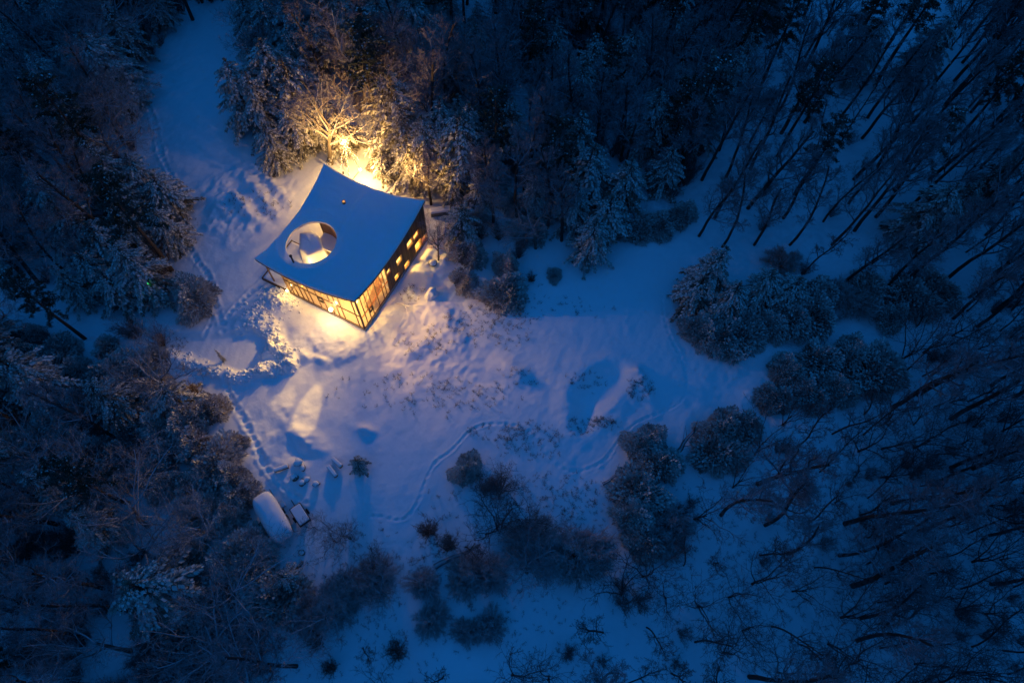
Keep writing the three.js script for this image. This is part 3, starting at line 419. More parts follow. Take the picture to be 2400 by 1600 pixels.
// ---------------------------------------------------------------- plants: shapes
const FR = [.5, .47, .42], CAP = [.62, .6, .56], FS = [.6, .55, .51];
function spray(B, p, d, up, L, W, c0, c1, frost) { // one leaf spray: a bent diamond, its tip weighed down
  const s = V(0, 0, 0).crossVectors(d, up).normalize(), m = p.clone().addScaledVector(d, L * .5).addScaledVector(up, L * .06), tip = p.clone().addScaledVector(d, L).addScaledVector(up, -L * .22), a = m.clone().addScaledVector(s, W), b = m.clone().addScaledVector(s, -W);
  B.tri(p, a, tip, c0, c1, c1); B.tri(p, tip, b, c0, c1, c1);
}
function conifer({ seed, H, R, from = .06, frost = .5, dens = 1, droop = .35, power = .85, green = [.085, .07, .042], leader = 1 }) {
  const r = rng(seed), T = new TB(), F = new TB(), S = new TB(), bark = () => BARK;
  const trunk = []; for (let k = 0; k <= 8; k++) trunk.push(V((r() - .5) * .12, H * k / 8 * .99 - (k ? 0 : .3), (r() - .5) * .12)); T.tube(trunk, trunk.map((_, k) => .018 * H * (1 - k / 8.3) + .015), 7, (n) => mix(BARK, SNOW, n.y > .4 ? .4 : 0));
  const whorls = Math.round((1 - from) * H / .42);
  for (let w = 0; w < whorls; w++) {
    const f = from + (1 - from) * (w + r() * .6) / whorls, y = f * H, len = R * Math.pow(Math.max(.02, 1 - (f - from) / (1 - from)), power) * (f < from + .1 ? .75 : 1), n = Math.max(3, Math.round((4 + 3 * r()) * dens * clamp(len / 1.5, .5, 1.1)));
    const a0 = r() * 6.28;
    for (let k = 0; k < n; k++) {
      const a = a0 + k / n * 6.28 + (r() - .5) * .7, l = len * (.45 + .75 * r()), dx = Math.cos(a), dz = Math.sin(a), rise = .1 + .25 * f, dr = droop * (.7 + .6 * r()), at = t => V(dx * l * t, y + l * (rise * t - dr * t * t), dz * l * t), clump = r();
      T.tube([at(0), at(.5), at(.95)], [.03, .02, .008], 3, bark);
      const m = Math.max(3, Math.round(l / .17));
      for (let i = 1; i <= m; i++) {
        const t = .14 + .86 * i / m, p = at(t), L = (.34 + .3 * r()) * (1.1 - .45 * t) * clamp(l / 2, .55, 1.15);
        const fr = clamp(frost * (.25 + 1.2 * clump) * (.5 + .8 * t) + (r() - .5) * .35, 0, 1);
        for (const sd of [-1, 1, 0]) {
          if (sd === 0 && i < m && r() < .6) continue;
          const b = a + sd * (.75 + .4 * r()), d = V(Math.cos(b), -.12 - .45 * r() * dr * 2 + .1 * f, Math.sin(b)).normalize(), c0 = mix(green, FR, fr * .3), c1 = mix(green, FR, fr);
          spray(F, p, d, V((r() - .5) * .5, 1, (r() - .5) * .5).normalize(), L, L * .24, c0, c1);
          if (r() < frost * (.15 + .9 * clump) * .75) { const q = p.clone().addScaledVector(d, L * .3).add(V(0, .035, 0)), z = L * .75; spray(S, q, d, V(0, 1, 0), z, z * .36, CAP, CAP); }
        }
      }
    }
  }
  for (let k = 0; k < 10 * leader; k++) { const a = r() * 6.28, p = V(0, H * (.955 + .04 * r()), 0); spray(F, p, V(Math.cos(a) * .5, .6, Math.sin(a) * .5).normalize(), V(0, 1, 0), .45, .1, green, mix(green, FR, frost * r())); }
  return { trunk: T.geo(), needles: F.geo(), snow: S.geo() };
}
function pine({ seed, H, R, from = .5, frost = .12 }) { // tall bare stem, irregular tufted crown
  const r = rng(seed), T = new TB(), F = new TB(), S = new TB();
  const lean = [(r() - .5) * .6, (r() - .5) * .6], trunkAt = f => V(lean[0] * f * f + .12 * Math.sin(f * 7), f * H - (f ? 0 : .3), lean[1] * f * f + .1 * Math.cos(f * 6)), pts = []; for (let k = 0; k <= 10; k++) pts.push(trunkAt(k / 10)); T.tube(pts, pts.map((_, k) => .015 * H * (1 - k / 11) + .02), 8, n => mix(BARK, SNOW, n.y > .5 ? .3 : 0));
  for (let k = 0; k < 14; k++) { const f = .2 + .4 * r(), a = r() * 6.28, l = .4 + r() * 1.2, p = trunkAt(f); T.tube([p, p.clone().add(V(Math.cos(a) * l, -.1 * l, Math.sin(a) * l))], [.025, .008], 3, () => BARK); }
  const n = Math.round(H * 2.2);
  for (let k = 0; k < n; k++) {
    const f = from + (1 - from) * (k + r()) / n, g = (f - from) / (1 - from), a = k * 2.4 + r(), l = R * (.45 + .75 * r()) * Math.sqrt(Math.max(.05, 1 - g * g * .9)), p0 = trunkAt(Math.min(1, f)), e = .05 + .35 * g, at = t => p0.clone().add(V(Math.cos(a + .3 * t) * l * t, l * (e * t - .12 * t * t), Math.sin(a + .3 * t) * l * t));
    T.tube([at(0), at(.5), at(1)], [.045, .028, .01], 4, n => mix(BARK, SNOW, n.y > .4 ? .3 : 0));
    const m = Math.round(4 + l * 5), tuft = r();
    for (let i = 0; i < m; i++) { const t = .35 + .65 * i / m, c = at(t).add(V((r() - .5) * .5, (r() - .3) * .3, (r() - .5) * .5)), fr = clamp(frost * (tuft * 2) + (r() - .5) * .1, 0, 1); for (let q = 0; q < 8; q++) { const d = V(r() - .5, r() * .7 - .15, r() - .5).normalize(); spray(F, c, d, V(0, 1, .01), .3 + .22 * r(), .05, [.03, .04, .026], mix([.045, .06, .035], FR, fr)); } if (r() < frost * 1.3) spray(S, c.clone().add(V(0, .1, 0)), V(r() - .5, 0, r() - .5).normalize(), V(0, 1, 0), .3, .12, CAP, CAP); }
  }
  return { trunk: T.geo(), needles: F.geo(), snow: S.geo() };
}
function bareTree({ seed, H, r0, style = 'tall', snow = .5, twig = TWIG, dens = 1, bark = BARK }) {
  const r = rng(seed), T = new TB(), F = new TB(), snowy = (c, k) => n => mix(c, SNOW, sstep(.15, .75, n.y) * k);
  const MAXL = 4;
  function grow(p, d, len, rad, lev, B) {
    const segs = lev === 0 ? 7 : lev === 1 ? 6 : lev === 2 ? 4 : lev === 3 ? 3 : 2, pts = [p.clone()], rads = [rad], wob = lev === 0 ? .1 : .2 + .05 * lev; let q = p.clone(), e = d.clone();
    const end = lev === 0 ? .45 : .3;
    for (let k = 1; k <= segs; k++) { e.add(V((r() - .5) * wob * 2, (r() - .5) * wob + (lev && style !== 'weep' ? .055 : 0), (r() - .5) * wob * 2)).normalize(); q = q.clone().addScaledVector(e, len / segs); pts.push(q); rads.push(rad * lerp(1, end, k / segs)); }
    B.tube(pts, rads, lev === 0 ? 8 : lev === 1 ? 6 : lev === 2 ? 4 : 3, snowy(lev < 2 ? bark : twig, snow * (lev < 3 ? 1 : .6)));
    if (lev >= MAXL) return;
    const kids = Math.round([style === 'tall' ? 13 : style === 'vase' ? 8 : 7, 7, 7, 6][lev] * dens * (.8 + .4 * r()));
    for (let k = 0; k < kids; k++) {
      const lo = lev === 0 ? (style === 'tall' ? .38 : style === 'vase' ? .1 : .5) : .22, f = lo + (1 - lo) * (k + r() * .9) / kids, i = Math.min(segs - 1, Math.floor(f * segs)), at = pts[i].clone().lerp(pts[i + 1], f * segs - i), dir = pts[i + 1].clone().sub(pts[i]).normalize();
      const a = k * 2.4 + r() * 1.5, s = V(0, 0, 0).crossVectors(dir, Math.abs(dir.y) > .9 ? V(1, 0, 0) : V(0, 1, 0)).normalize(), w = V(0, 0, 0).crossVectors(s, dir), ang = lev === 0 ? (style === 'tall' ? .75 : style === 'vase' ? .5 : .85) : .6 + .35 * r();
      const nd = dir.clone().multiplyScalar(Math.cos(ang)).addScaledVector(s, Math.sin(ang) * Math.cos(a)).addScaledVector(w, Math.sin(ang) * Math.sin(a)).normalize();
      const nl = lev === 0 ? (style === 'tall' ? H * .3 * (1.15 - .75 * f) : style === 'vase' ? H * .72 : H * .52) * (.75 + .5 * r()) : len * [0, .48, .5, .5][lev] * (1.15 - .5 * f) * (.7 + .6 * r());
      grow(at, nd, nl, Math.max(lev === 3 ? .015 : .022, rads[i] * (lev === 0 ? .62 : .55)), lev + 1, F);
    }
  }
  const tl = style === 'tall' ? H : style === 'vase' ? H * .35 : H * .5;
  grow(V(0, -.3, 0), V((r() - .5) * .15, 1, (r() - .5) * .15).normalize(), tl, r0, 0, T);
  return { trunk: T.geo(), branches: F.geo() };
}
function shrub({ seed, H, R, n, frost = .5, green = [.15, .12, .1], leafL = .33 }) { // dense evergreen dome
  const r = rng(seed), T = new TB(), F = new TB(), S = new TB();
  for (let k = 0; k < 9; k++) { const a = r() * 6.28, l = R * .7; T.tube([V(0, -.2, 0), V(Math.cos(a) * l * .5, H * .4, Math.sin(a) * l * .5), V(Math.cos(a) * l, H * .75, Math.sin(a) * l)], [.05, .035, .012], 4, () => BARK); }
  for (let k = 0; k < n; k++) {
    const a = r() * 6.28, e = Math.asin(r()), q = Math.pow(r(), .28), o = V(Math.cos(a) * Math.cos(e), Math.sin(e), Math.sin(a) * Math.cos(e)), lobe = .92 + (.16 * Math.sin(2 * a + seed) + .13 * Math.sin(3 * a + seed * 2.3 + e) + .1 * Math.sin(5 * a - seed + 3 * e) + .07 * Math.sin(9 * a + 5 * e)) * (.4 + .6 * Math.cos(e)) + .08 * Math.sin(6 * e + 2 * a), p = V(o.x * R * q * lobe, .15 + o.y * (H - .2) * q * lobe, o.z * R * q * lobe), clump = .5 + .5 * fbm(p.x * 1.5 + 9, p.z * 1.5 + p.y, seed + 7, 2);
    const d = o.clone().add(V((r() - .5) * 1.2, (r() - .2) * .8, (r() - .5) * 1.2)).normalize(), fr = clamp(frost * (.2 + 1.1 * clump) * (.3 + .9 * q) + .2 + (r() - .5) * .35, 0, 1), L = leafL * (.7 + .6 * r());
    spray(F, p, d, V(0, 1, .01), L, L * .23, mix(green, FS, fr * .6), mix(green, FS, fr)); if (q > .8 && o.y > .1 && r() < frost * clump * .5) spray(S, p.clone().add(V(0, .06, 0)), d, V(0, 1, .01), L * .95, L * .27, CAP, CAP);
  }
  return { trunk: T.geo(), foliage: F.geo(), snow: S.geo() };
}
function twigShrub({ seed, H, R, stems, col = TWIG, snow = .25 }) { // leafless many stemmed bush
  const r = rng(seed), T = new TB(), F = new TB();
  for (let k = 0; k < stems; k++) {
    const a = r() * 6.28, sp = Math.pow(r(), .6), d = V(Math.cos(a) * sp * R / H, 1, Math.sin(a) * sp * R / H).normalize(), L = H * (.7 + .4 * r()); let q = V(Math.cos(a) * .15 * sp, -.15, Math.sin(a) * .15 * sp), e = d.clone(); const pts = [q.clone()];
    for (let i = 1; i <= 4; i++) { e.add(V((r() - .5) * .2, .02, (r() - .5) * .2)).normalize(); q = q.clone().addScaledVector(e, L / 4); pts.push(q); }
    T.tube(pts, [.035, .028, .02, .014, .007], 4, n => mix(col, SNOW, n.y > .4 ? snow : 0));
    for (let i = 0; i < 12; i++) { const f = .3 + .7 * r(), j = Math.min(3, Math.floor(f * 4)), p = pts[j].clone().lerp(pts[j + 1], f * 4 - j), b = r() * 6.28, dd = V(Math.cos(b) * .7, .75, Math.sin(b) * .7).normalize(), l = L * .22 * (.5 + r()), p2 = p.clone().addScaledVector(dd, l); F.tube([p, p2], [.012, .006], 3, n => mix(col, SNOW, n.y > .3 ? snow : 0)); for (let m = 0; m < 3; m++) { const p3 = p.clone().lerp(p2, .3 + .6 * r()), c = r() * 6.28; F.tube([p3, p3.clone().add(V(Math.cos(c) * .2, .22 * r() + .05, Math.sin(c) * .2).multiplyScalar(H / 2.4))], [.008, .005], 3, () => col); } }
  }
  return { trunk: T.geo(), twigs: F.geo() };
}
function domeBush({ seed, H, R, stems, col = [.36, .22, .16], snow = .7 }) { // leafless bush with a dense rounded outline
  const r = rng(seed), T = new TB(), F = new TB();
  for (let k = 0; k < stems; k++) {
    const a = r() * 6.28, e = Math.asin(Math.pow(r(), .8)), lobe = .78 + (.15 * Math.sin(2 * a + seed) + .12 * Math.sin(3 * a + seed * 2.1) + .1 * Math.sin(5 * a - seed + 2 * e)) * (.4 + .6 * Math.cos(e)) + .25 * r(), end = V(Math.cos(a) * Math.cos(e) * R * lobe, Math.max(.25, Math.sin(e) * H * lobe), Math.sin(a) * Math.cos(e) * R * lobe), st = V(Math.cos(a) * .2, -.1, Math.sin(a) * .2), bow = V((r() - .5) * .5, .25 * H * Math.cos(e), (r() - .5) * .5), at = t => st.clone().lerp(end, t).addScaledVector(bow, Math.sin(t * Math.PI) * .8);
    const pts = [0, .25, .5, .75, 1].map(at); T.tube(pts, [.055, .045, .032, .022, .01], 4, n => mix(col, SNOW, sstep(.2, .8, n.y) * snow));
    for (let i = 0; i < 20; i++) { const t = .35 + .65 * r(), p = at(t), d = end.clone().normalize().multiplyScalar(.6).add(V(r() - .5, r() * .6 - .1, r() - .5)).normalize(), l = .3 + .4 * r(), p2 = p.clone().addScaledVector(d, l); F.tube([p, p2], [.02, .012], 3, n => mix(col, SNOW, n.y > .2 ? snow : 0)); for (let m = 0; m < 3; m++) { const p3 = p.clone().lerp(p2, .2 + .8 * r()), q = V(r() - .5, r() * .7 - .15, r() - .5).normalize().multiplyScalar(.16 + .16 * r()).add(p3); F.tube([p3, q], [.012, .007], 3, n => mix(col, SNOW, n.y > .2 ? snow : 0)); } }
  }
  return { trunk: T.geo(), twigs: F.geo() };
}
const RED = [.12, .06, .04];
const KIND = {
  conifer: { name: 'snowy_conifer', cat: 'tree', look: 'snow laden conifer', protos: [conifer({ seed: 1, H: 11, R: 3.8, frost: .8, power: .62, droop: .5 }), conifer({ seed: 2, H: 9, R: 3.9, frost: .85, droop: .6, power: .5 }), conifer({ seed: 3, H: 13, R: 4, frost: .66, from: .1, power: .6, droop: .5 }), conifer({ seed: 4, H: 7, R: 3.3, frost: .85, droop: .6, power: .45 }), conifer({ seed: 5, H: 12, R: 3.8, frost: .7, from: .12, power: .52, droop: .6 })], H: [11, 9, 13, 7, 12] },
  pine: { name: 'tall_pine', cat: 'tree', look: 'tall dark pine', protos: [pine({ seed: 11, H: 19, R: 3.0 }), pine({ seed: 12, H: 17, R: 2.8, from: .55, frost: .2 }), pine({ seed: 13, H: 21, R: 3.3, from: .5 }), pine({ seed: 14, H: 15, R: 2.5, from: .45, frost: .25 })], H: [19, 17, 21, 15] },
  bare: { name: 'bare_tree', cat: 'tree', look: 'tall bare tree', protos: [21, 22, 23, 24, 25].map((s, i) => bareTree({ seed: s, H: [16, 14, 17, 13, 15][i], r0: .22, snow: .75 })), H: [16, 14, 17, 13, 15] },
  oak: { name: 'spreading_tree', cat: 'tree', look: 'pale limbed tree', protos: [31, 32, 33].map((s, i) => bareTree({ seed: s, H: [12, 11, 13][i], r0: .3, style: 'oak', snow: 1, bark: [.13, .105, .085], twig: [.19, .145, .125] })), H: [12, 11, 13] },
  thin: { name: 'slender_tree', cat: 'tree', look: 'slender bare tree', protos: [41, 42, 43, 44].map((s, i) => bareTree({ seed: s, H: [10, 9, 11, 8][i], r0: .12, style: i % 2 ? 'vase' : 'tall', snow: .12, dens: .72, bark: [.045, .036, .032], twig: [.1, .08, .075] })), H: [10, 9, 11, 8] },
  shrub: { name: 'frosted_shrub', cat: 'shrub', look: 'frosted evergreen shrub', protos: [shrub({ seed: 51, H: 2.6, R: 1.7, n: 3200, frost: .9 }), shrub({ seed: 52, H: 3.6, R: 1.9, n: 4200, frost: 1 }), shrub({ seed: 53, H: 2.2, R: 1.9, n: 3200, frost: .8 })], H: [2.6, 3.6, 2.2] },
  dark: { name: 'twiggy_bush', cat: 'shrub', look: 'rounded twiggy bush', protos: [domeBush({ seed: 61, H: 2.4, R: 2.0, stems: 90 }), domeBush({ seed: 62, H: 2.8, R: 1.8, stems: 80, col: [.32, .21, .16] }), domeBush({ seed: 63, H: 2.5, R: 2.3, stems: 100, col: [.38, .21, .14] })], H: [2.4, 2.8, 2.5] },
  brush: { name: 'bare_bush', cat: 'shrub', look: 'leafless brown bush', protos: [twigShrub({ seed: 71, H: 3.2, R: 1.8, stems: 30 }), twigShrub({ seed: 72, H: 2.4, R: 1.5, stems: 26, col: RED }), twigShrub({ seed: 73, H: 4, R: 2.0, stems: 26 })], H: [3.2, 2.4, 4] },
};
const count = {}, ranks = new Map();
function plant(kind, x, z, H, { label, place, group, proto, wide = 1, turn } = {}) {
  const K = KIND[kind], n = count[kind] = (count[kind] ?? -1) + 1, r = rng(n * 7919 + kind.length * 31 + 17), i = proto ?? Math.floor(r() * K.protos.length), sc = H / K.H[i];
  const o = base(K.name, '', K.cat, [x, groundY(x, z) - .05, z], turn ?? r() * 6.28); o.scale.set(sc * wide, sc, sc * wide);
  for (const [k, g] of Object.entries(K.protos[i])) if (g.attributes.position.count) part(k, g, k === 'trunk' || k === 'branches' || k === 'twigs' ? M.bark : M.leaf, o).userData.kind = k === 'trunk' ? undefined : 'stuff';
  if (label) o.userData.label = label; else { const k = kind + place; if (!ranks.has(k)) ranks.set(k, []); ranks.get(k).push([o, ...toPhoto(x, 0, z), K.look, place]); }
  o.userData.group = group ?? `${K.name.replaceAll('_', ' ')}s, ${place ?? 'round the clearing'}`;
  return o;
}
// ---------------------------------------------------------------- plants one can single out: [kind, photo x, y, height above ground of that sighting, size, label, options]
const ONES = [
  ['oak', 776, 386, 0, 14, 'amber lit bare tree rising behind the topmost roof corner', { proto: 0, turn: 1 }],
  ['oak', 862, 262, 0, 15.5, 'large bare tree with long golden limbs over the lit conifers', { proto: 2 }],
  ['pine', 893, 322, 0, 18, 'pine with lit bare trunk behind the floodlit snow', { proto: 1, turn: 2 }],
  ['pine', 908, 286, 0, 17, 'second pine trunk close behind the lit one', { proto: 3 }],
  ['conifer', 640, 352, 3, 7.5, 'bright frosted conifer at the left end of the lit row', { proto: 1 }],
  ['conifer', 700, 315, 3, 8, 'broad gold lit conifer left of the amber bare tree', { proto: 3 }],
  ['conifer', 612, 262, 4, 11, 'pointed snowy conifer at the edge of the upper left meadow', { proto: 0 }],
  ['conifer', 650, 205, 4, 12, 'half lit conifer behind the pointed one at the meadow edge', {}],
  ['conifer', 745, 300, 3, 8, 'gold lit conifer right behind the amber bare tree', { proto: 1 }],
  ['conifer', 800, 315, 3, 7, 'gold lit conifer behind the light tripod', { proto: 3 }],
  ['conifer', 690, 230, 4, 11, 'dim conifer behind the broad gold lit one', {}],
  ['conifer', 907, 416, 0, 5.2, 'small dark conifer standing before the floodlit snow', { proto: 3, wide: .85 }],
  ['conifer', 965, 402, 2, 9, 'gold conifer nearest the right roof edge', { proto: 1 }],
  ['conifer', 950, 345, 4, 12, 'tall gold lit conifer right of the pine trunks', { proto: 2 }],
  ['conifer', 1000, 380, 4, 12, 'golden conifer above the right roof corner', { proto: 4 }],
  ['conifer', 930, 290, 4, 12, 'lit conifer behind the tall gold one', {}],
  ['conifer', 1040, 340, 4, 12, 'brownish conifer right of the golden group', {}],
  ['bare', 1010, 478, 0, 11, 'bare tree squeezed beside the right roof corner', {}],
  ['oak', 1028, 612, 0, 8.5, 'slim bare yard tree in front of the timber flank', { proto: 1, wide: .55 }],
  ['shrub', 1098, 585, 1.5, 3.2, 'lit frosted shrub right of the bare yard tree', {}],
  ['conifer', 1085, 540, 2, 6.5, 'brown frosted conifer behind the lit yard shrub', { proto: 3 }],
  ['shrub', 1088, 656, 1, 2.5, 'round frosted shrub at the right end of the lit yard', { proto: 0 }],
  ['shrub', 1180, 682, 1.2, 3.2, 'large round frosted shrub standing out into the clearing', { proto: 2 }],
  ['shrub', 1185, 620, 1.5, 3.4, 'tall frosted shrub behind the large round one', { proto: 1 }],
  ['brush', 1245, 650, .6, 1.5, 'small leafless bush left of the tiny round one', { proto: 1 }],
  ['shrub', 1300, 641, .5, 1.2, 'tiny round bush alone on the open snow', { proto: 2 }],
  ['oak', 1256, 580, 0, 9, 'leaning bare tree at the clearing edge above the tiny round bush', { proto: 2 }],
  ['brush', 1215, 590, 1, 3, 'tangled brown bush under the leaning bare tree', { proto: 0 }],
  ['conifer', 1385, 575, 2.5, 8, 'blue snowy conifer pushing into the clearing from above', { proto: 1 }],
  ['conifer', 1345, 500, 3, 9, 'snow heavy conifer left behind the blue one', { proto: 0 }],
  ['conifer', 1460, 455, 4, 10.5, 'tall snowy conifer by the snow hollow', { proto: 4 }],
  ['conifer', 1420, 520, 3, 8, 'snowy conifer just behind the blue one', { proto: 3 }],
  ['conifer', 1380, 420, 4, 10, 'snowy conifer in the wood above the blue one', {}],
  ['shrub', 1500, 535, 1, 2.6, 'dark frosted shrub below the snow hollow', { proto: 2 }],
  ['shrub', 1545, 528, 1, 2.8, 'frosted shrub right below the snow hollow', { proto: 0 }],
  ['shrub', 1600, 500, 1.5, 3.4, 'tall frosted shrub right of the snow hollow', { proto: 1 }],
  ['conifer', 1660, 660, 3.5, 11, 'tallest snowy conifer of the right hand clump', { proto: 0 }],
  ['conifer', 1625, 700, 2, 7, 'low snowy conifer at the left edge of the right hand clump', { proto: 3 }],
  ['conifer', 1775, 690, 2.5, 8, 'snowy conifer in the middle of the right hand clump', { proto: 1 }],
  ['conifer', 1700, 720, 2.5, 8, 'snowy conifer in front of the tallest of the clump', { proto: 1 }],
  ['shrub', 1640, 770, 1.5, 4, 'frosted shrub at the lower left corner of the right hand clump', { proto: 1 }],
  ['shrub', 1690, 785, 1.2, 3.6, 'frosted shrub low in the right hand clump, second from its left corner', { proto: 0 }],
  ['shrub', 1745, 780, 1.2, 3.6, 'frosted shrub at the middle of the clump front', { proto: 2 }],
  ['shrub', 1800, 765, 1.2, 3.8, 'frosted shrub right of the clump front middle', { proto: 1 }],
  ['shrub', 1850, 750, 1.2, 3.8, 'dim frosted shrub towards the right end of the clump', { proto: 0 }],
  ['shrub', 1905, 735, 1.2, 3.6, 'dim shrub at the right end of the clump by the snow gap', { proto: 2 }],
  ['conifer', 1840, 700, 2.5, 7, 'dark conifer behind the right end of the clump', { proto: 3 }],
  ['shrub', 1845, 870, 1.4, 3.8, 'rosy frosted bush right of the clearing below the snow strip', { proto: 1 }],
  ['shrub', 1915, 845, 1.5, 3.8, 'dark blue shrub right of the rosy bush', { proto: 0 }],
  ['shrub', 1985, 830, 1.8, 4.4, 'large dark shrub at the end of the snow strip', { proto: 1 }],
  ['shrub', 2050, 870, 1.5, 4, 'dark shrub farthest right of the snow strip', { proto: 2 }],
  ['shrub', 1960, 915, 1.5, 3.8, 'dark shrub below the large one at the snow strip', { proto: 1 }],
  ['shrub', 1895, 930, 1.2, 3, 'dim shrub below the rosy bush', { proto: 0 }],
  ['shrub', 1815, 935, 1, 3, 'frosted shrub at the lower left of the rosy bush', { proto: 0 }],
  ['shrub', 1512, 1035, 1.6, 4, 'pale frosted shrub topping the lower right column', { proto: 1 }],
  ['shrub', 1545, 1085, 1.4, 3.6, 'frosted shrub at the foot of the leaning dead trunk', { proto: 0 }],
  ['shrub', 1690, 1000, 1.8, 4.2, 'large frosted shrub at the top of the leaning dead trunk', { proto: 1 }],
  ['shrub', 1735, 1010, 1.5, 3.6, 'dim shrub right of the one at the dead trunk top', { proto: 0 }],
  ['shrub', 1680, 1060, 1.2, 3.2, 'frosted shrub under the dead trunk top', { proto: 2 }],
  ['shrub', 1500, 1150, 1.4, 3.4, 'frosted shrub in the middle of the lower right column', { proto: 2 }],
  ['shrub', 1485, 1205, 1.5, 3.8, 'frosted shrub low in the lower right column beside open snow', { proto: 1 }],
  ['shrub', 1505, 1265, 1.2, 3.2, 'frosted shrub at the bottom of the lower right column', { proto: 0 }],
  ['dark', 1570, 1235, 1.2, 3.4, 'dark bush right of the lower right column', { proto: 1 }],
  ['dark', 1560, 1275, 1, 2.6, 'dark bush at the lower right column foot', { proto: 0 }],
  ['shrub', 1093, 1098, 1.3, 3.2, 'round frosted bush left of the fan shaped one', { proto: 1 }],
  ['brush', 1175, 1150, 0, 4.6, 'fan shaped leafless bush inside the footpath loop', { proto: 2, wide: 1.15 }],
  ['brush', 1140, 1150, 0, 3.4, 'leafless bush between the round and the fan shaped one', { proto: 0 }],
  ['brush', 1008, 1248, 0, 3, 'rusty bush left of its smaller twin', { proto: 1 }],
  ['brush', 1055, 1280, 0, 2.6, 'smaller rusty bush near the fallen log', { proto: 1 }],
  ['thin', 1050, 1292, 0, 6, 'slender bare sapling by the rusty bushes', { proto: 0 }],
  ['thin', 1090, 1282, 0, 7, 'slender bare sapling above the fallen log', { proto: 2 }],
  ['thin', 1138, 1252, 0, 8, 'slender bare tree left of the twin stems', { proto: 1 }],
  ['thin', 1165, 1240, 0, 8.5, 'left of the twin slender trees below the fan shaped bush', { proto: 3 }],
  ['thin', 1176, 1238, 0, 8, 'right of the twin slender trees below the fan shaped bush', { proto: 0 }],
  ['thin', 1238, 1240, 0, 7, 'bare thin tree right of the twin slender trees', { proto: 3 }],
  ['dark', 1250, 1270, 1.2, 3.6, 'dark bush in the middle of the bottom thicket', { proto: 0 }],
  ['dark', 1358, 1303, 1.3, 4, 'big dark round bush at the right end of the bottom thicket', { proto: 0 }],
  ['dark', 1290, 1310, 1, 3.4, 'dark bush left of the big round one', { proto: 1 }],
  ['oak', 1235, 1342, 0, 8, 'pale limbed tree standing in the bottom thicket', { proto: 1 }],
  ['oak', 1265, 1345, 0, 6.5, 'crooked tree right of the pale limbed one', { proto: 0 }],
  ['dark', 1140, 1345, 1, 3.4, 'dark brown bush left in the bottom thicket', { proto: 1 }],
  ['dark', 1090, 1350, 1, 2.6, 'low brown bush at the left end of the bottom thicket', { proto: 0 }],
  ['dark', 884, 1352, 1, 2.8, 'dark dome shaped bush alone near the bottom', { proto: 0 }],
  ['dark', 990, 1368, .8, 2.6, 'pale topped bush right of the dome shaped one', { proto: 1 }],
  ['thin', 872, 1330, 0, 4.5, 'little bare sapling behind the dome shaped bush', { proto: 1 }],
  ['oak', 822, 1262, 0, 5.4, 'old twisted apple tree right of the camper', { proto: 0, wide: 1.1 }],
  ['thin', 790, 1272, 0, 4.4, 'low twiggy tree between apple tree and utility trailer', { proto: 3 }],
  ['thin', 738, 1236, 0, 3.6, 'thin sapling right beside the utility trailer', { proto: 1 }],
  ['shrub', 564, 1036, .4, 1.3, 'tiny round shrub left of the footpath', { proto: 0 }],
  ['conifer', 846, 1098, 0, 3.4, 'small young pine alone on the lower snow', { proto: 3, wide: .75 }],
  ['shrub', 452, 696, 1.4, 4.2, 'big round shrub at the bend of the left footpath', { proto: 1, wide: 1.2 }],
  ['conifer', 395, 470, 2.5, 7.5, 'warm tinted conifer along the left footpath', { proto: 3 }],
  ['conifer', 340, 430, 3, 8.5, 'warm tinted conifer deeper along the left footpath', { proto: 1 }],
  ['conifer', 395, 545, 2.5, 7.5, 'dim conifer above the big round shrub', { proto: 1 }],
  ['conifer', 235, 650, 2.5, 8, 'blue snowy conifer in the left wood near the driveway', { proto: 1 }],
  ['conifer', 285, 690, 2, 7, 'blue snowy conifer at the driveway edge of the left wood', { proto: 3 }],
  ['conifer', 180, 680, 2.5, 8, 'blue snowy conifer left in the wood by the driveway', { proto: 0 }],
  ['conifer', 260, 590, 3, 9, 'blue conifer above the driveway group', { proto: 3 }],
  ['brush', 310, 778, 1, 3.6, 'brown bush on the left below the driveway entrance', { proto: 0 }],
  ['brush', 370, 800, 1, 3.8, 'brown bush reaching over the driveway edge', { proto: 2 }],
  ['oak', 410, 930, 0, 10, 'pale leaning tree over the lower left wood edge', { proto: 1 }],
  ['shrub', 486, 960, 1.2, 3.0, 'round rusty shrub jutting from the lower left wood', { proto: 0 }],
  ['brush', 455, 930, 1, 3, 'rusty bush behind the round jutting shrub', { proto: 1 }],
  ['shrub', 435, 985, 1.6, 4.4, 'frosted shrub left of the round jutting one', { proto: 1 }],
  ['shrub', 363, 1005, 2, 3.9, 'large frosted shrub in the lower left wood', { proto: 1 }],
  ['conifer', 420, 945, 2, 6.5, 'frosted conifer over the rusty shrubs on the left', { proto: 3 }],
  ['shrub', 458, 1045, 1.5, 3.3, 'frosted shrub below the round jutting one', { proto: 0 }],
  ['shrub', 543, 1115, 1.5, 3.4, 'brown frosted shrub above the camper', { proto: 1 }],
  ['shrub', 503, 1090, 1.5, 3.3, 'brown shrub left above the camper', { proto: 2 }],
  ['shrub', 563, 1165, 1.2, 2.8, 'frosted shrub touching the camper end', { proto: 0 }],
  ['shrub', 533, 1210, 1.5, 3.3, 'frosted shrub left of the camper side', { proto: 1 }],
  ['shrub', 593, 1285, 1.5, 3.4, 'frosted shrub below the camper', { proto: 0 }],
  ['shrub', 575, 1320, 1.5, 3.8, 'dim shrub left below the camper', { proto: 2 }],
  ['oak', 520, 1262, 0, 9, 'white limbed tree spreading left of the camper', { proto: 2 }],
  ['conifer', 680, 1360, 1.5, 5, 'narrow brown conifer under the camper', { proto: 3, wide: .8 }],
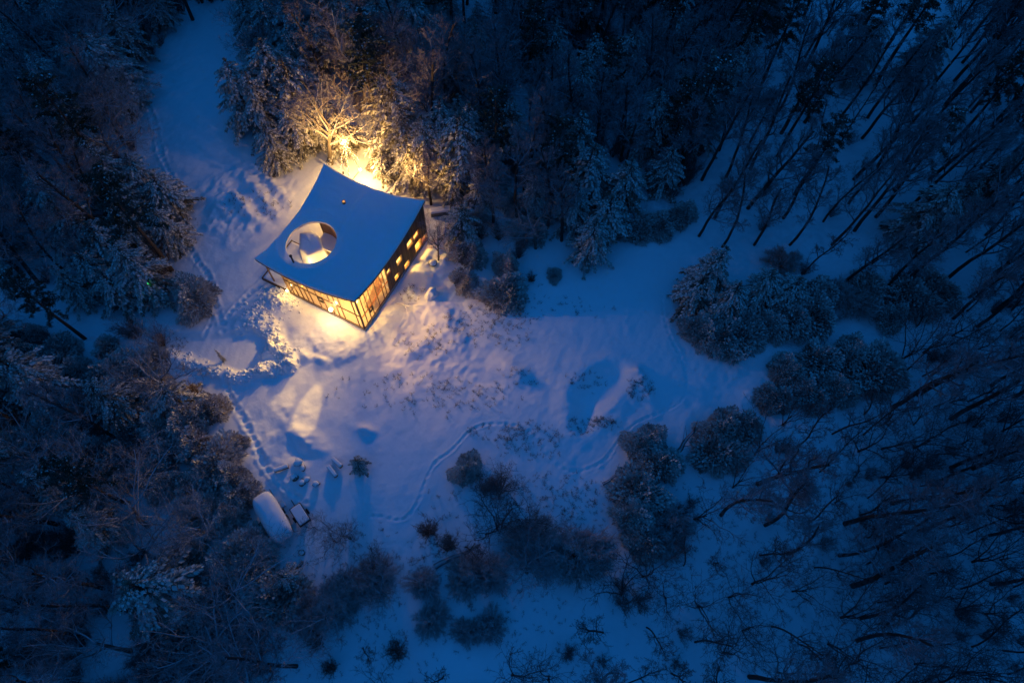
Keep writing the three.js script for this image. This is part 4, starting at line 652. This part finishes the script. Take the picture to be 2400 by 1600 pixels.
  ['shrub', 650, 1400, 1.2, 3.4, 'dim shrub left of the narrow brown conifer', { proto: 2 }],
  ['dark', 790, 1410, 1.2, 3.4, 'dark bush under the bottom left white limbs', { proto: 0 }],
  ['oak', 790, 1442, 0, 7, 'white limbed tree over brown bushes at the bottom', { proto: 0 }],
  ['dark', 730, 1440, 1, 3, 'rusty brown bush left of the white limbs at the bottom', { proto: 1 }],
  ['dark', 820, 1390, 1, 3, 'dark bush right of the white limbs at the bottom', { proto: 1 }],
  ['oak', 905, 1396, 0, 5, 'crooked pale tree below the dome shaped bush', { proto: 1 }],
  ['dark', 1150, 1465, 1, 2.6, 'lone dark tuft on the lower middle snow', { proto: 1 }],
  ['dark', 1095, 1482, .8, 1.8, 'smaller dark tuft left of the lone one', { proto: 0 }],
  ['conifer', 522, 842, 0, 3.2, 'narrow dark spindle standing on the plowed driveway', { proto: 3, wide: .22 }],  // dark spindle form, drawn with a thin conifer
];
for (const [k, x, y, h, H, label, o] of ONES) { const [X, Z] = G(x, y, h); plant(k, X, Z, H, { label, group: `${KIND[k].name.replaceAll('_', ' ')}s round the clearing`, ...o }); }
// ---------------------------------------------------------------- the woods: photo outlines filled with single trees
const taken = ONES.map(([, x, y, h]) => G(x, y, h));
const GLADES = [[[1890, -60], [2270, -60], [2230, 80], [2080, 140], [1950, 95]], [[1625, 310], [1680, 300], [1650, 420], [1600, 440]], [[1495, 460], [1575, 455], [1575, 520], [1495, 520]], [[1370, 160], [1440, 160], [1470, 290], [1430, 320]]].map(p => GP(p));
function wood(place, outline, gap, kinds, seed, size = 1) {
  const P = GP(outline), b = bbox(P, 0), r = rng(seed), area = (b[1] - b[0]) * (b[3] - b[2]), tries = Math.round(area / gap / gap * 14);
  for (let k = 0; k < tries; k++) {
    const x = lerp(b[0], b[1], r()), z = lerp(b[2], b[3], r()), w = r(), hs = .8 + .4 * r(); if (!inPoly(x, z, P) || GLADES.some(g => inPoly(x, z, g))) continue;
    let kind = kinds[0][0], a = 0; for (const [n, s] of kinds) { if (w >= a && w < a + s) kind = n; a += s; }
    const g = gap * (kind === 'pine' || kind === 'oak' ? 1.15 : KIND[kind].cat === 'shrub' ? .8 : 1); if (taken.some(q => Math.hypot(q[0] - x, q[1] - z) < g)) continue;
    taken.push([x, z]); const H = { conifer: 10.5, pine: 17, bare: 14.5, oak: 11.5, thin: 8.5, shrub: 3.2, dark: 2.8, brush: 3 }[kind] * hs * size; plant(kind, x, z, H, { place });
  }
}
wood('upper left wood', [[-70, -70], [560, -70], [470, 30], [340, 150], [318, 200], [285, 270], [310, 400], [360, 470], [400, 580], [430, 680], [380, 735], [200, 715], [0, 640], [-70, 600]], 2.8, [['conifer', .2], ['oak', .36], ['bare', .3], ['pine', .14]], 101);
wood('wood behind the house', [[585, 320], [590, 150], [575, 60], [600, -70], [1010, -70], [1090, 200], [1130, 420], [1050, 480], [1010, 440], [920, 300], [860, 240], [760, 250], [650, 300]], 2.9, [['conifer', .4], ['oak', .3], ['bare', .24], ['pine', .06]], 102);
wood('dark wood above clearing', [[1010, -70], [1840, -70], [1760, 160], [1690, 280], [1630, 400], [1590, 470], [1510, 440], [1440, 420], [1350, 420], [1250, 540], [1160, 560], [1130, 420], [1090, 200]], 2.8, [['bare', .42], ['pine', .2], ['conifer', .22], ['oak', .16]], 103);
wood('wood right of house', [[1060, 440], [1320, 470], [1335, 560], [1275, 588], [1120, 560], [1065, 505]], 2.3, [['bare', .42], ['shrub', .26], ['conifer', .2], ['brush', .12]], 110, .85);
wood('upper right wood', [[1840, -70], [2470, -70], [2470, 600], [2200, 690], [2010, 705], [1900, 680], [1820, 600], [1720, 600], [1650, 500], [1680, 330], [1780, 160]], 3.7, [['bare', .5], ['pine', .28], ['thin', .16], ['conifer', .06]], 104);
wood('wood beside right clump', [[1820, 620], [2010, 690], [2200, 680], [2200, 730], [2080, 760], [1900, 700]], 3, [['dark', .4], ['shrub', .4], ['oak', .2]], 105);
wood('slope beside snow hollow', [[1590, 430], [1690, 320], [1790, 220], [1790, 540], [1700, 590], [1640, 560]], 3.2, [['bare', .55], ['pine', .2], ['brush', .25]], 113);
wood('added upper right edge', [[2200, 90], [2470, -70], [2470, 620], [2250, 660], [2120, 500]], 2.9, [['bare', .6], ['pine', .3], ['thin', .1]], 112);  // extra trees added over the wood to darken its outer edge
wood('lower right thicket', [[1590, 1190], [1700, 1080], [1830, 980], [2080, 930], [2120, 780], [2260, 690], [2470, 620], [2470, 1670], [1330, 1670], [1400, 1480], [1420, 1390], [1560, 1310]], 2.75, [['thin', .86], ['bare', .14]], 106, .95);
wood('added far right wood', [[2010, 1010], [2140, 800], [2280, 680], [2470, 560], [2470, 1670], [1900, 1670]], 2.05, [['thin', .7], ['bare', .3]], 111, 1.05);  // added trees thicken the thicket so the right side falls darker
wood('lower left wood', [[-70, 770], [200, 780], [290, 790], [370, 850], [400, 960], [430, 1080], [500, 1150], [510, 1230], [560, 1350], [620, 1420], [420, 1480], [340, 1300], [150, 1250], [-70, 1200]], 2.6, [['conifer', .14], ['shrub', .22], ['oak', .4], ['bare', .14], ['pine', .1]], 107, .9);
wood('bottom left wood', [[-70, 1200], [150, 1250], [320, 1300], [350, 1400], [400, 1500], [560, 1500], [700, 1560], [700, 1670], [-70, 1670]], 3.3, [['oak', .52], ['pine', .22], ['bare', .26]], 108, .95);
wood('bottom thicket', [[600, 1440], [760, 1470], [950, 1420], [1080, 1380], [1080, 1540], [1400, 1500], [1330, 1670], [700, 1670]], 3.2, [['brush', .35], ['thin', .55], ['dark', .1]], 109, .8);

{ // each tree of a wood is told by its row and its place in the row
  const ten = ['', 'first', 'second', 'third', 'fourth', 'fifth', 'sixth', 'seventh', 'eighth', 'ninth', 'tenth', 'eleventh', 'twelfth', 'thirteenth', 'fourteenth', 'fifteenth', 'sixteenth', 'seventeenth', 'eighteenth', 'nineteenth', 'twentieth'];
  for (const L of ranks.values()) {
    const per = Math.max(4, Math.min(18, Math.ceil(Math.sqrt(L.length) * 1.3))); L.sort((a, b) => a[2] - b[2]);
    for (let k = 0; k < L.length; k += per) L.slice(k, k + per).sort((a, b) => a[1] - b[1]).forEach(([o, , , look, place], i) => { o.userData.label = `${look}, ${ten[i + 1]} from left in ${ten[k / per + 1]} row of its kind, ${place}`; });
  }
}
// ---------------------------------------------------------------- fallen and leaning wood
function log(name, label, cat, a, ha, b, hb, r, twigs, seed) {
  const A = G(...a, ha), B = G(...b, hb), o = base(name, label, cat, [A[0], groundY(...A) + ha, A[1]]), rd = rng(seed), T = new TB(), F = new TB(), end = V(B[0] - A[0], groundY(...B) + hb - groundY(...A) - ha, B[1] - A[1]), pts = []; for (let k = 0; k <= 7; k++) pts.push(end.clone().multiplyScalar(k / 7).add(V((rd() - .5) * .2, (rd() - .5) * .1, (rd() - .5) * .2)));
  T.tube(pts, pts.map((_, k) => r * (1 - .7 * k / 7)), 8, n => mix([.07, .05, .04], SNOW, sstep(.5, .95, n.y) * .75));
  for (let k = 0; k < twigs; k++) { const f = .25 + .75 * rd(), p = end.clone().multiplyScalar(f), d = V(rd() - .5, rd() * .6, rd() - .5).normalize().addScaledVector(end.clone().normalize(), .6), l = .5 + rd() * 1.2; F.tube([p, p.clone().addScaledVector(d, l * .5), p.clone().addScaledVector(d, l).add(V(0, .1, 0))], [.05, .03, .01], 4, n => mix(BARK, SNOW, n.y > .5 ? .5 : 0)); }
  part('trunk', T.geo(), M.bark, o); if (twigs) part('branches', F.geo(), M.bark, o);
}
log('dead_trunk', 'thick dead trunk leaning between two frosted shrubs', 'dead tree', [1566, 1086], .2, [1632, 1005], 3.2, .34, 9, 1);
log('fallen_branch', 'forked fallen branch on the snow below the footpath', 'branch', [1411, 1136], .1, [1476, 1096], .7, .17, 6, 2);
log('fallen_log', 'dark fallen log across the bottom thicket', 'log', [1018, 1329], .2, [1125, 1278], .4, .3, 3, 3);
log('fallen_log', 'pale fallen trunk lying high in the dark wood', 'log', [1268, 302], .6, [1405, 220], 1.2, .3, 5, 4);

// ---------------------------------------------------------------- dry stems and snow clods nobody could count
{
  const B = new TB(), r = rng(9); for (let k = 0; k < 9; k++) { const a = r() * 6.28, l = .35 + r() * .45, q = V(Math.cos(a) * l * .5, l, Math.sin(a) * l * .5); B.tube([V(0, -.1, 0), q.clone().multiplyScalar(.5).add(V(0, .05, 0)), q], [.014, .012, .006], 3, () => [.085, .06, .05]); if (r() < .6) spray(B, q, V(Math.cos(a), .3, Math.sin(a)).normalize(), V(0, 1, .01), .16, .05, [.1, .07, .055], [.12, .085, .065]); }
  const spots = [[1000, 920, 10, 2.6, 110], [1075, 925, 4, 2, 50], [1372, 892, 2.4, 1.2, 40], [1410, 990, 2.2, .7, 70], [1500, 915, 1.6, 1.4, 70], [1360, 1000, 1.5, 1, 30], [1240, 1035, 4, 2.2, 130], [1160, 1015, 3.5, 1, 50], [1300, 1160, 6, 2.6, 150], [1340, 1180, 3, 1.4, 50], [985, 810, 3, 1.8, 36], [1060, 780, 3.5, 2.2, 50], [1190, 760, 3, 3, 110], [1110, 745, 3, 2.4, 60], [1220, 690, 3, 3, 40], [1330, 720, 6, 2, 30], [600, 480, 4, 2.2, 70], [1200, 890, 2.5, 1.4, 30], [965, 690, 1.4, 1.2, 30], [1280, 1250, 5, 2.4, 90], [1050, 1320, 5, 2.2, 90], [1400, 1240, 4, 4, 40], [760, 1300, 6, 3, 80], [900, 1300, 6, 3, 60], [1000, 1430, 9, 4, 80], [850, 1500, 9, 4, 70], [1200, 1420, 8, 3, 70], [1330, 1550, 7, 3, 50], [1650, 1300, 10, 6, 130], [1850, 1200, 12, 8, 160], [2100, 1100, 12, 9, 160], [1750, 1450, 12, 7, 150], [2000, 1400, 12, 8, 150], [1100, 1200, 5, 3, 60], [1060, 570, 3, 3, 70], [430, 545, 1.5, 3, 40], [395, 800, 2, 1, 40]];
  const mats = [], m = new THREE.Matrix4(), q = new THREE.Quaternion(); for (const [x, y, rx, rz, n] of spots) { const [X, Z] = G(x, y); for (let k = 0; k < n; k++) { const a = r() * 6.28, d = Math.sqrt(r()) * (1 + .5 * (r() - .5)), gx = X + Math.cos(a) * rx * d, gz = Z + Math.sin(a) * rz * d, s = .25 + r() * .35; const [hs, ht] = toHouse(gx, gz); if (hs > -.6 && hs < 15 && ht > -.6 && ht < 15.5) continue; m.compose(V(gx, groundY(gx, gz), gz), q.setFromAxisAngle(V(0, 1, 0), r() * 6.28), V(s, s * (.6 + .6 * r()), s)); mats.push(m.clone()); } }
  const im = new THREE.InstancedMesh(B.geo(), M.bark, mats.length); mats.forEach((k, i) => im.setMatrixAt(i, k)); im.name = 'dry_stems'; im.castShadow = im.receiveShadow = true; scene.add(tag(im, 'dry weed stems poking through the snow', 'weeds', null, 'stuff'));
  const under = twigShrub({ seed: 81, H: 2.6, R: 1.5, stems: 16 }), um = [], areas = [[[[-60, -60], [560, -60], [470, 30], [340, 150], [300, 260], [330, 420], [410, 600], [420, 690], [200, 700], [-60, 600]], 330], [[[590, 300], [590, 60], [1840, -60], [1680, 330], [1590, 470], [1420, 430], [1250, 540], [1100, 560], [1050, 470], [940, 300], [760, 240]], 620], [[[1840, -60], [2460, -60], [2460, 620], [2010, 700], [1720, 600], [1660, 450]], 50], [[[1600, 1190], [1840, 980], [2080, 930], [2140, 780], [2460, 640], [2460, 1660], [1340, 1660], [1420, 1390]], 60], [[[-60, 780], [290, 800], [420, 1050], [510, 1230], [610, 1420], [700, 1660], [-60, 1660]], 420]];
  for (const [poly, n] of areas) { const P = GP(poly), b = bbox(P, 0); for (let k = 0, c = 0; k < n * 6 && c < n; k++) { const x = lerp(b[0], b[1], r()), z = lerp(b[2], b[3], r()); if (!inPoly(x, z, P) || noise(x / 6, z / 6, 85) < -.25) continue; c++; const s = .5 + .8 * r(); m.compose(V(x, groundY(x, z) - .1, z), q.setFromAxisAngle(V(0, 1, 0), r() * 6.28), V(s, s, s)); um.push(m.clone()); } }
  const ui = new THREE.InstancedMesh(merge([under.trunk, under.twigs].map(g => { const h = g.clone(); h.computeVertexNormals(); return h; })), M.bark, um.length); um.forEach((k, i) => ui.setMatrixAt(i, k)); ui.name = 'undergrowth'; ui.castShadow = ui.receiveShadow = true; scene.add(tag(ui, 'leafless brushwood filling the floor of the woods', 'undergrowth', null, 'stuff'));
  const clods = []; for (const Bk of BANKS) for (let k = 0; k < 170; k++) { const p = Bk.q[Math.floor(r() * Bk.q.length)], x = p[0] + (r() + r() - 1) * Bk.w * 1.5, z = p[1] + (r() + r() - 1) * Bk.w * 1.5, s = .06 + .2 * r() * r(); m.compose(V(x, groundY(x, z) + s * .3, z), q.setFromEuler(new THREE.Euler(r() * 6, r() * 6, r() * 6)), V(s, s * .8, s)); clods.push(m.clone()); }
  const cm = new THREE.InstancedMesh(lump(91, 1, 1, 1, .5, 1), M.snow, clods.length); clods.forEach((k, i) => cm.setMatrixAt(i, k)); cm.name = 'snow_clods'; cm.castShadow = cm.receiveShadow = true; scene.add(tag(cm, 'loose snow clods along the plowed driveway banks', 'snow', null, 'stuff'));
}
console.log('plants', JSON.stringify(count), scene.children.length);
renderer.render(scene, camera);
